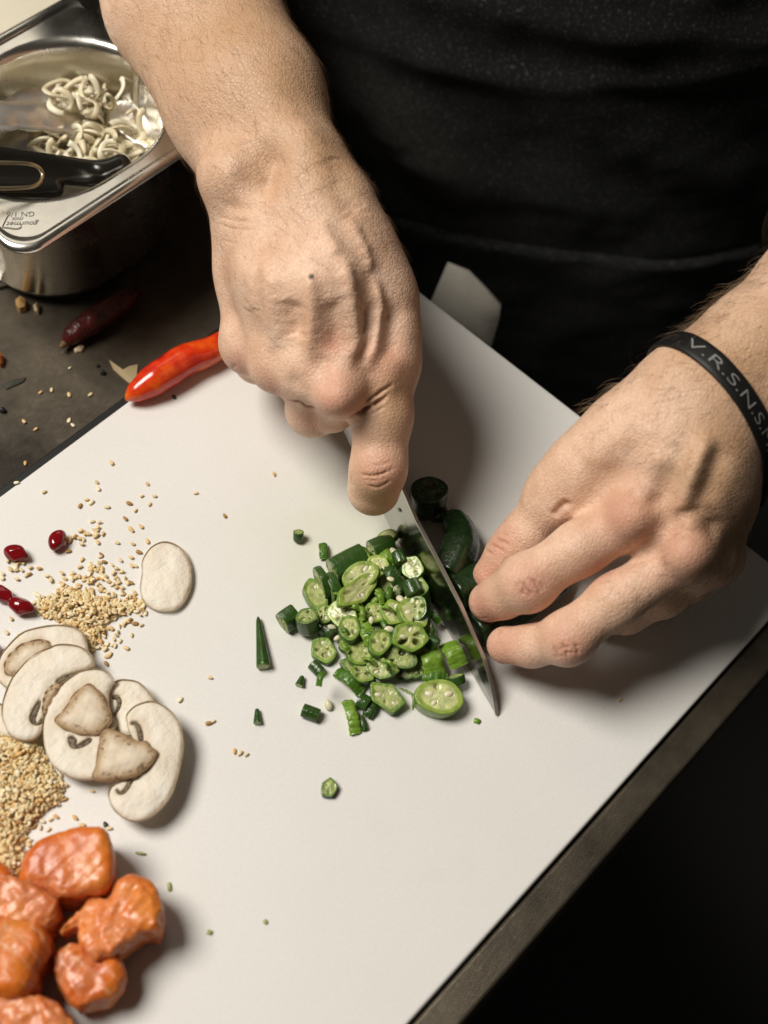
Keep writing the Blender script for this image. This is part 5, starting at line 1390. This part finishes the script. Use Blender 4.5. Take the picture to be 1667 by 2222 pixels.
slice_('slice with a small green ball lying on it', 827, 1452, 29, 20, 5, 6, 4, 'm', 2, (0, .1))
tip_('small green ball shaped okra end resting on a slice', (848, 1460), (858, 1450), 9, 12, 'm', 9, 11)
slice_('slice with a big seed left above the bottom slice', 785, 1464, 24, 17, 30, 5, 3.5, 'm', 1)
arc_('wavy dark strip along the lower left of the heap', 758, 1474, 78, 26, 40, 4.5, 'm', 1.4)
slice_('five lobed slice with three seeds at the bottom of the heap', 839, 1514, 34, 26, 35, 3.2, 4, 'm', 3, (0, .1), .7, .08)
arc_('bright upright strip standing at the bottom left of the heap', 764, 1552, 82, 24, 75, 3, 'l', .9, (-.2, 0), .25)
log_('dark folded chunk beside the bright upright strip', (778, 1518), (800, 1530), 15, None, 'd')
arc_('short dark strip under the folded chunk', 806, 1535, 46, 22, 118, 3, 'd', 1.2)
arc_('small green end strip below the folded chunk', 788, 1568, 34, 12, 70, 2, 'd', .8)
arc_('hair thin curl of okra skin beside the biggest slice', 893, 1508, 60, 6, 58, 1.5, 'l', 2.0, (0, 0), .6, .5)
slice_('biggest oval slice lying in front of the blade', 951, 1517, 46, 35, 18, 4.5, 7.5, 'l', 3, (.0, .05), .45, .03)
arc_('broad curved piece of light green wall near the knife', 938, 1428, 66, 44, 72, 9, 'l', 2.0, (0, 0), 0, 2)
arc_('second broad curved wall piece tucked against the knife', 985, 1414, 60, 40, 62, 9, 'l', 2.0, (0, 0), 0, 2)
arc_('square green strip in front of the broad curved wall piece', 944, 1465, 56, 26, 5, 6, 'm', .9)
log_('dark round stub under the second broad wall piece', (992, 1484), (988, 1466), 17, 3, 'd', zq=5)
arc_('small open ring close to the dark of the blade', 940, 1366, 30, 14, 70, 7, 'm', 3.0, (0, 0), .6)
arc_('frilly dark scrap above the small open ring', 943, 1337, 34, 16, 40, 7, 'm', 1.8)
slice_('small slice with a pale seed beside the green ball', 905, 1456, 17, 15, 0, 3, 3, 'm', 1)
for lab, x, y, z in (('white okra seed by the slice with a brown pocket', 722, 1363, 5), ('oval white okra seed below the small dark stub', 733, 1384, 3), ('white okra seed left of the tallest slice', 843, 1366, 12), ('white okra seed above the big slice', 868, 1299, 11),
                      ('small white okra seed at the foot of the cut top chunk', 883, 1301, 10), ('okra seed on the pale speckled strip', 856, 1198, 14), ('okra seed lying against the dark chunk by the blade', 868, 1212, 13), ('double okra seed between the pale strip and the small ring', 806, 1345, 14),
                      ('tiny white okra seed on the dark mottled strip', 849, 1257, 19), ('small curved okra seed at the bottom of the heap', 822, 1476, 3)):
    oseed(lab, x, y, z, .8 if 'small' in lab or 'tiny' in lab else 1.05)
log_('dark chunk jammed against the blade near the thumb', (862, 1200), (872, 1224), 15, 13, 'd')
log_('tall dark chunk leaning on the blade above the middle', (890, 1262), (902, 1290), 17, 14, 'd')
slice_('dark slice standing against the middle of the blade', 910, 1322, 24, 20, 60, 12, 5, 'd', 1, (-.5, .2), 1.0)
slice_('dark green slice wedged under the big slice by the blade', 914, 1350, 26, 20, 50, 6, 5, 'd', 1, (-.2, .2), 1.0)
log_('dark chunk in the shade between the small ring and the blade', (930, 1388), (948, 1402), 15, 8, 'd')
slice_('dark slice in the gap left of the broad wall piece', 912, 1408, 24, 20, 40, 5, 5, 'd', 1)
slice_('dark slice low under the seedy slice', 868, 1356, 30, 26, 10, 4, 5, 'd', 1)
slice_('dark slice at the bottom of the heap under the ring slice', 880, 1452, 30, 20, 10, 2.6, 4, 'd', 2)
for i in range(26):
    u, w_ = random.gauss(0, 1), random.gauss(0, 1); x, y = 805 + 48 * u + 20 * w_, 1370 + 78 * w_
    if x > 835 + (y - 1130) * .5 or not 1190 < y < 1540: continue
    arc_('thin wet sliver of okra mixed into the heap', x, y, random.uniform(18, 40), random.uniform(5, 13), random.uniform(0, 180), random.uniform(9, 15), random.choice('mll'), random.uniform(1.0, 2.6), (random.gauss(0, .3), random.gauss(0, .3)), random.uniform(0, .5), random.uniform(.6, 1.2))
# uncut and half cut okra held behind the blade
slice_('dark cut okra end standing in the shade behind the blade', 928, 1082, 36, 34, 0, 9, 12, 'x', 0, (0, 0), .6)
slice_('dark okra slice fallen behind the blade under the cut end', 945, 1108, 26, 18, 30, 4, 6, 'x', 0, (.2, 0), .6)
def pod(lab, pts, r, seed):
    path = bez(pts, 40); u = np.linspace(0, 1, 40)
    rr = r * np.interp(u, [0, .03, .5, .85, .97, 1], [.9, 1, .95, .7, .3, .06]); V, Fc = tube(path, rr, 30, 1, 0, seed, True)
    V = np.array(V).reshape(40, 30, 3); A = np.arange(30) / 30 * 2 * PI
    V = path[:, None] + (V - path[:, None]) * (1 + .06 * np.cos(5 * A))[None, :, None]
    Cc = np.tile(np.array((.009, .024, .006)), (1200, 1)) * np.random.default_rng(seed).uniform(.8, 1.3, (1200, 1))  # near-black pods: shade behind the blade painted into the skin colour
    tag(add('okra_pod', mesh('okra_pod', V.reshape(-1, 3), Fc, m_okra, True, Cc)), lab, 'okra pod', 'okra pods held for cutting')
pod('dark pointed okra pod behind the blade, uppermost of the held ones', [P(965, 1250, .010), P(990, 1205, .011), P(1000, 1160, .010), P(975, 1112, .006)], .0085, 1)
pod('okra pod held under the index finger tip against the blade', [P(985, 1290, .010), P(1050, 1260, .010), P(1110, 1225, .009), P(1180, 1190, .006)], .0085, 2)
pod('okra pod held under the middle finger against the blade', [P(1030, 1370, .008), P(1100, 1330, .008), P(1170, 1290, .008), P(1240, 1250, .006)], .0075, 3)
for i, (x, y, lab) in enumerate(((306, 1852, 'thin olive coloured scrap on the bare board right of the salmon'), (368, 1924, 'pale okra scrap on the bare board right of the ragged salmon'), (455, 2023, 'faint pale okra scrap lowest on the bare board'), (576, 2000, 'pale okra scrap lying alone low on the bare board'))):
    arc_(lab, x, y, (26, 20, 12, 10)[i], (4, 7, 8, 7)[i], (10, 80, 20, 50)[i], .6, 'y', 1.0, th_=.6)
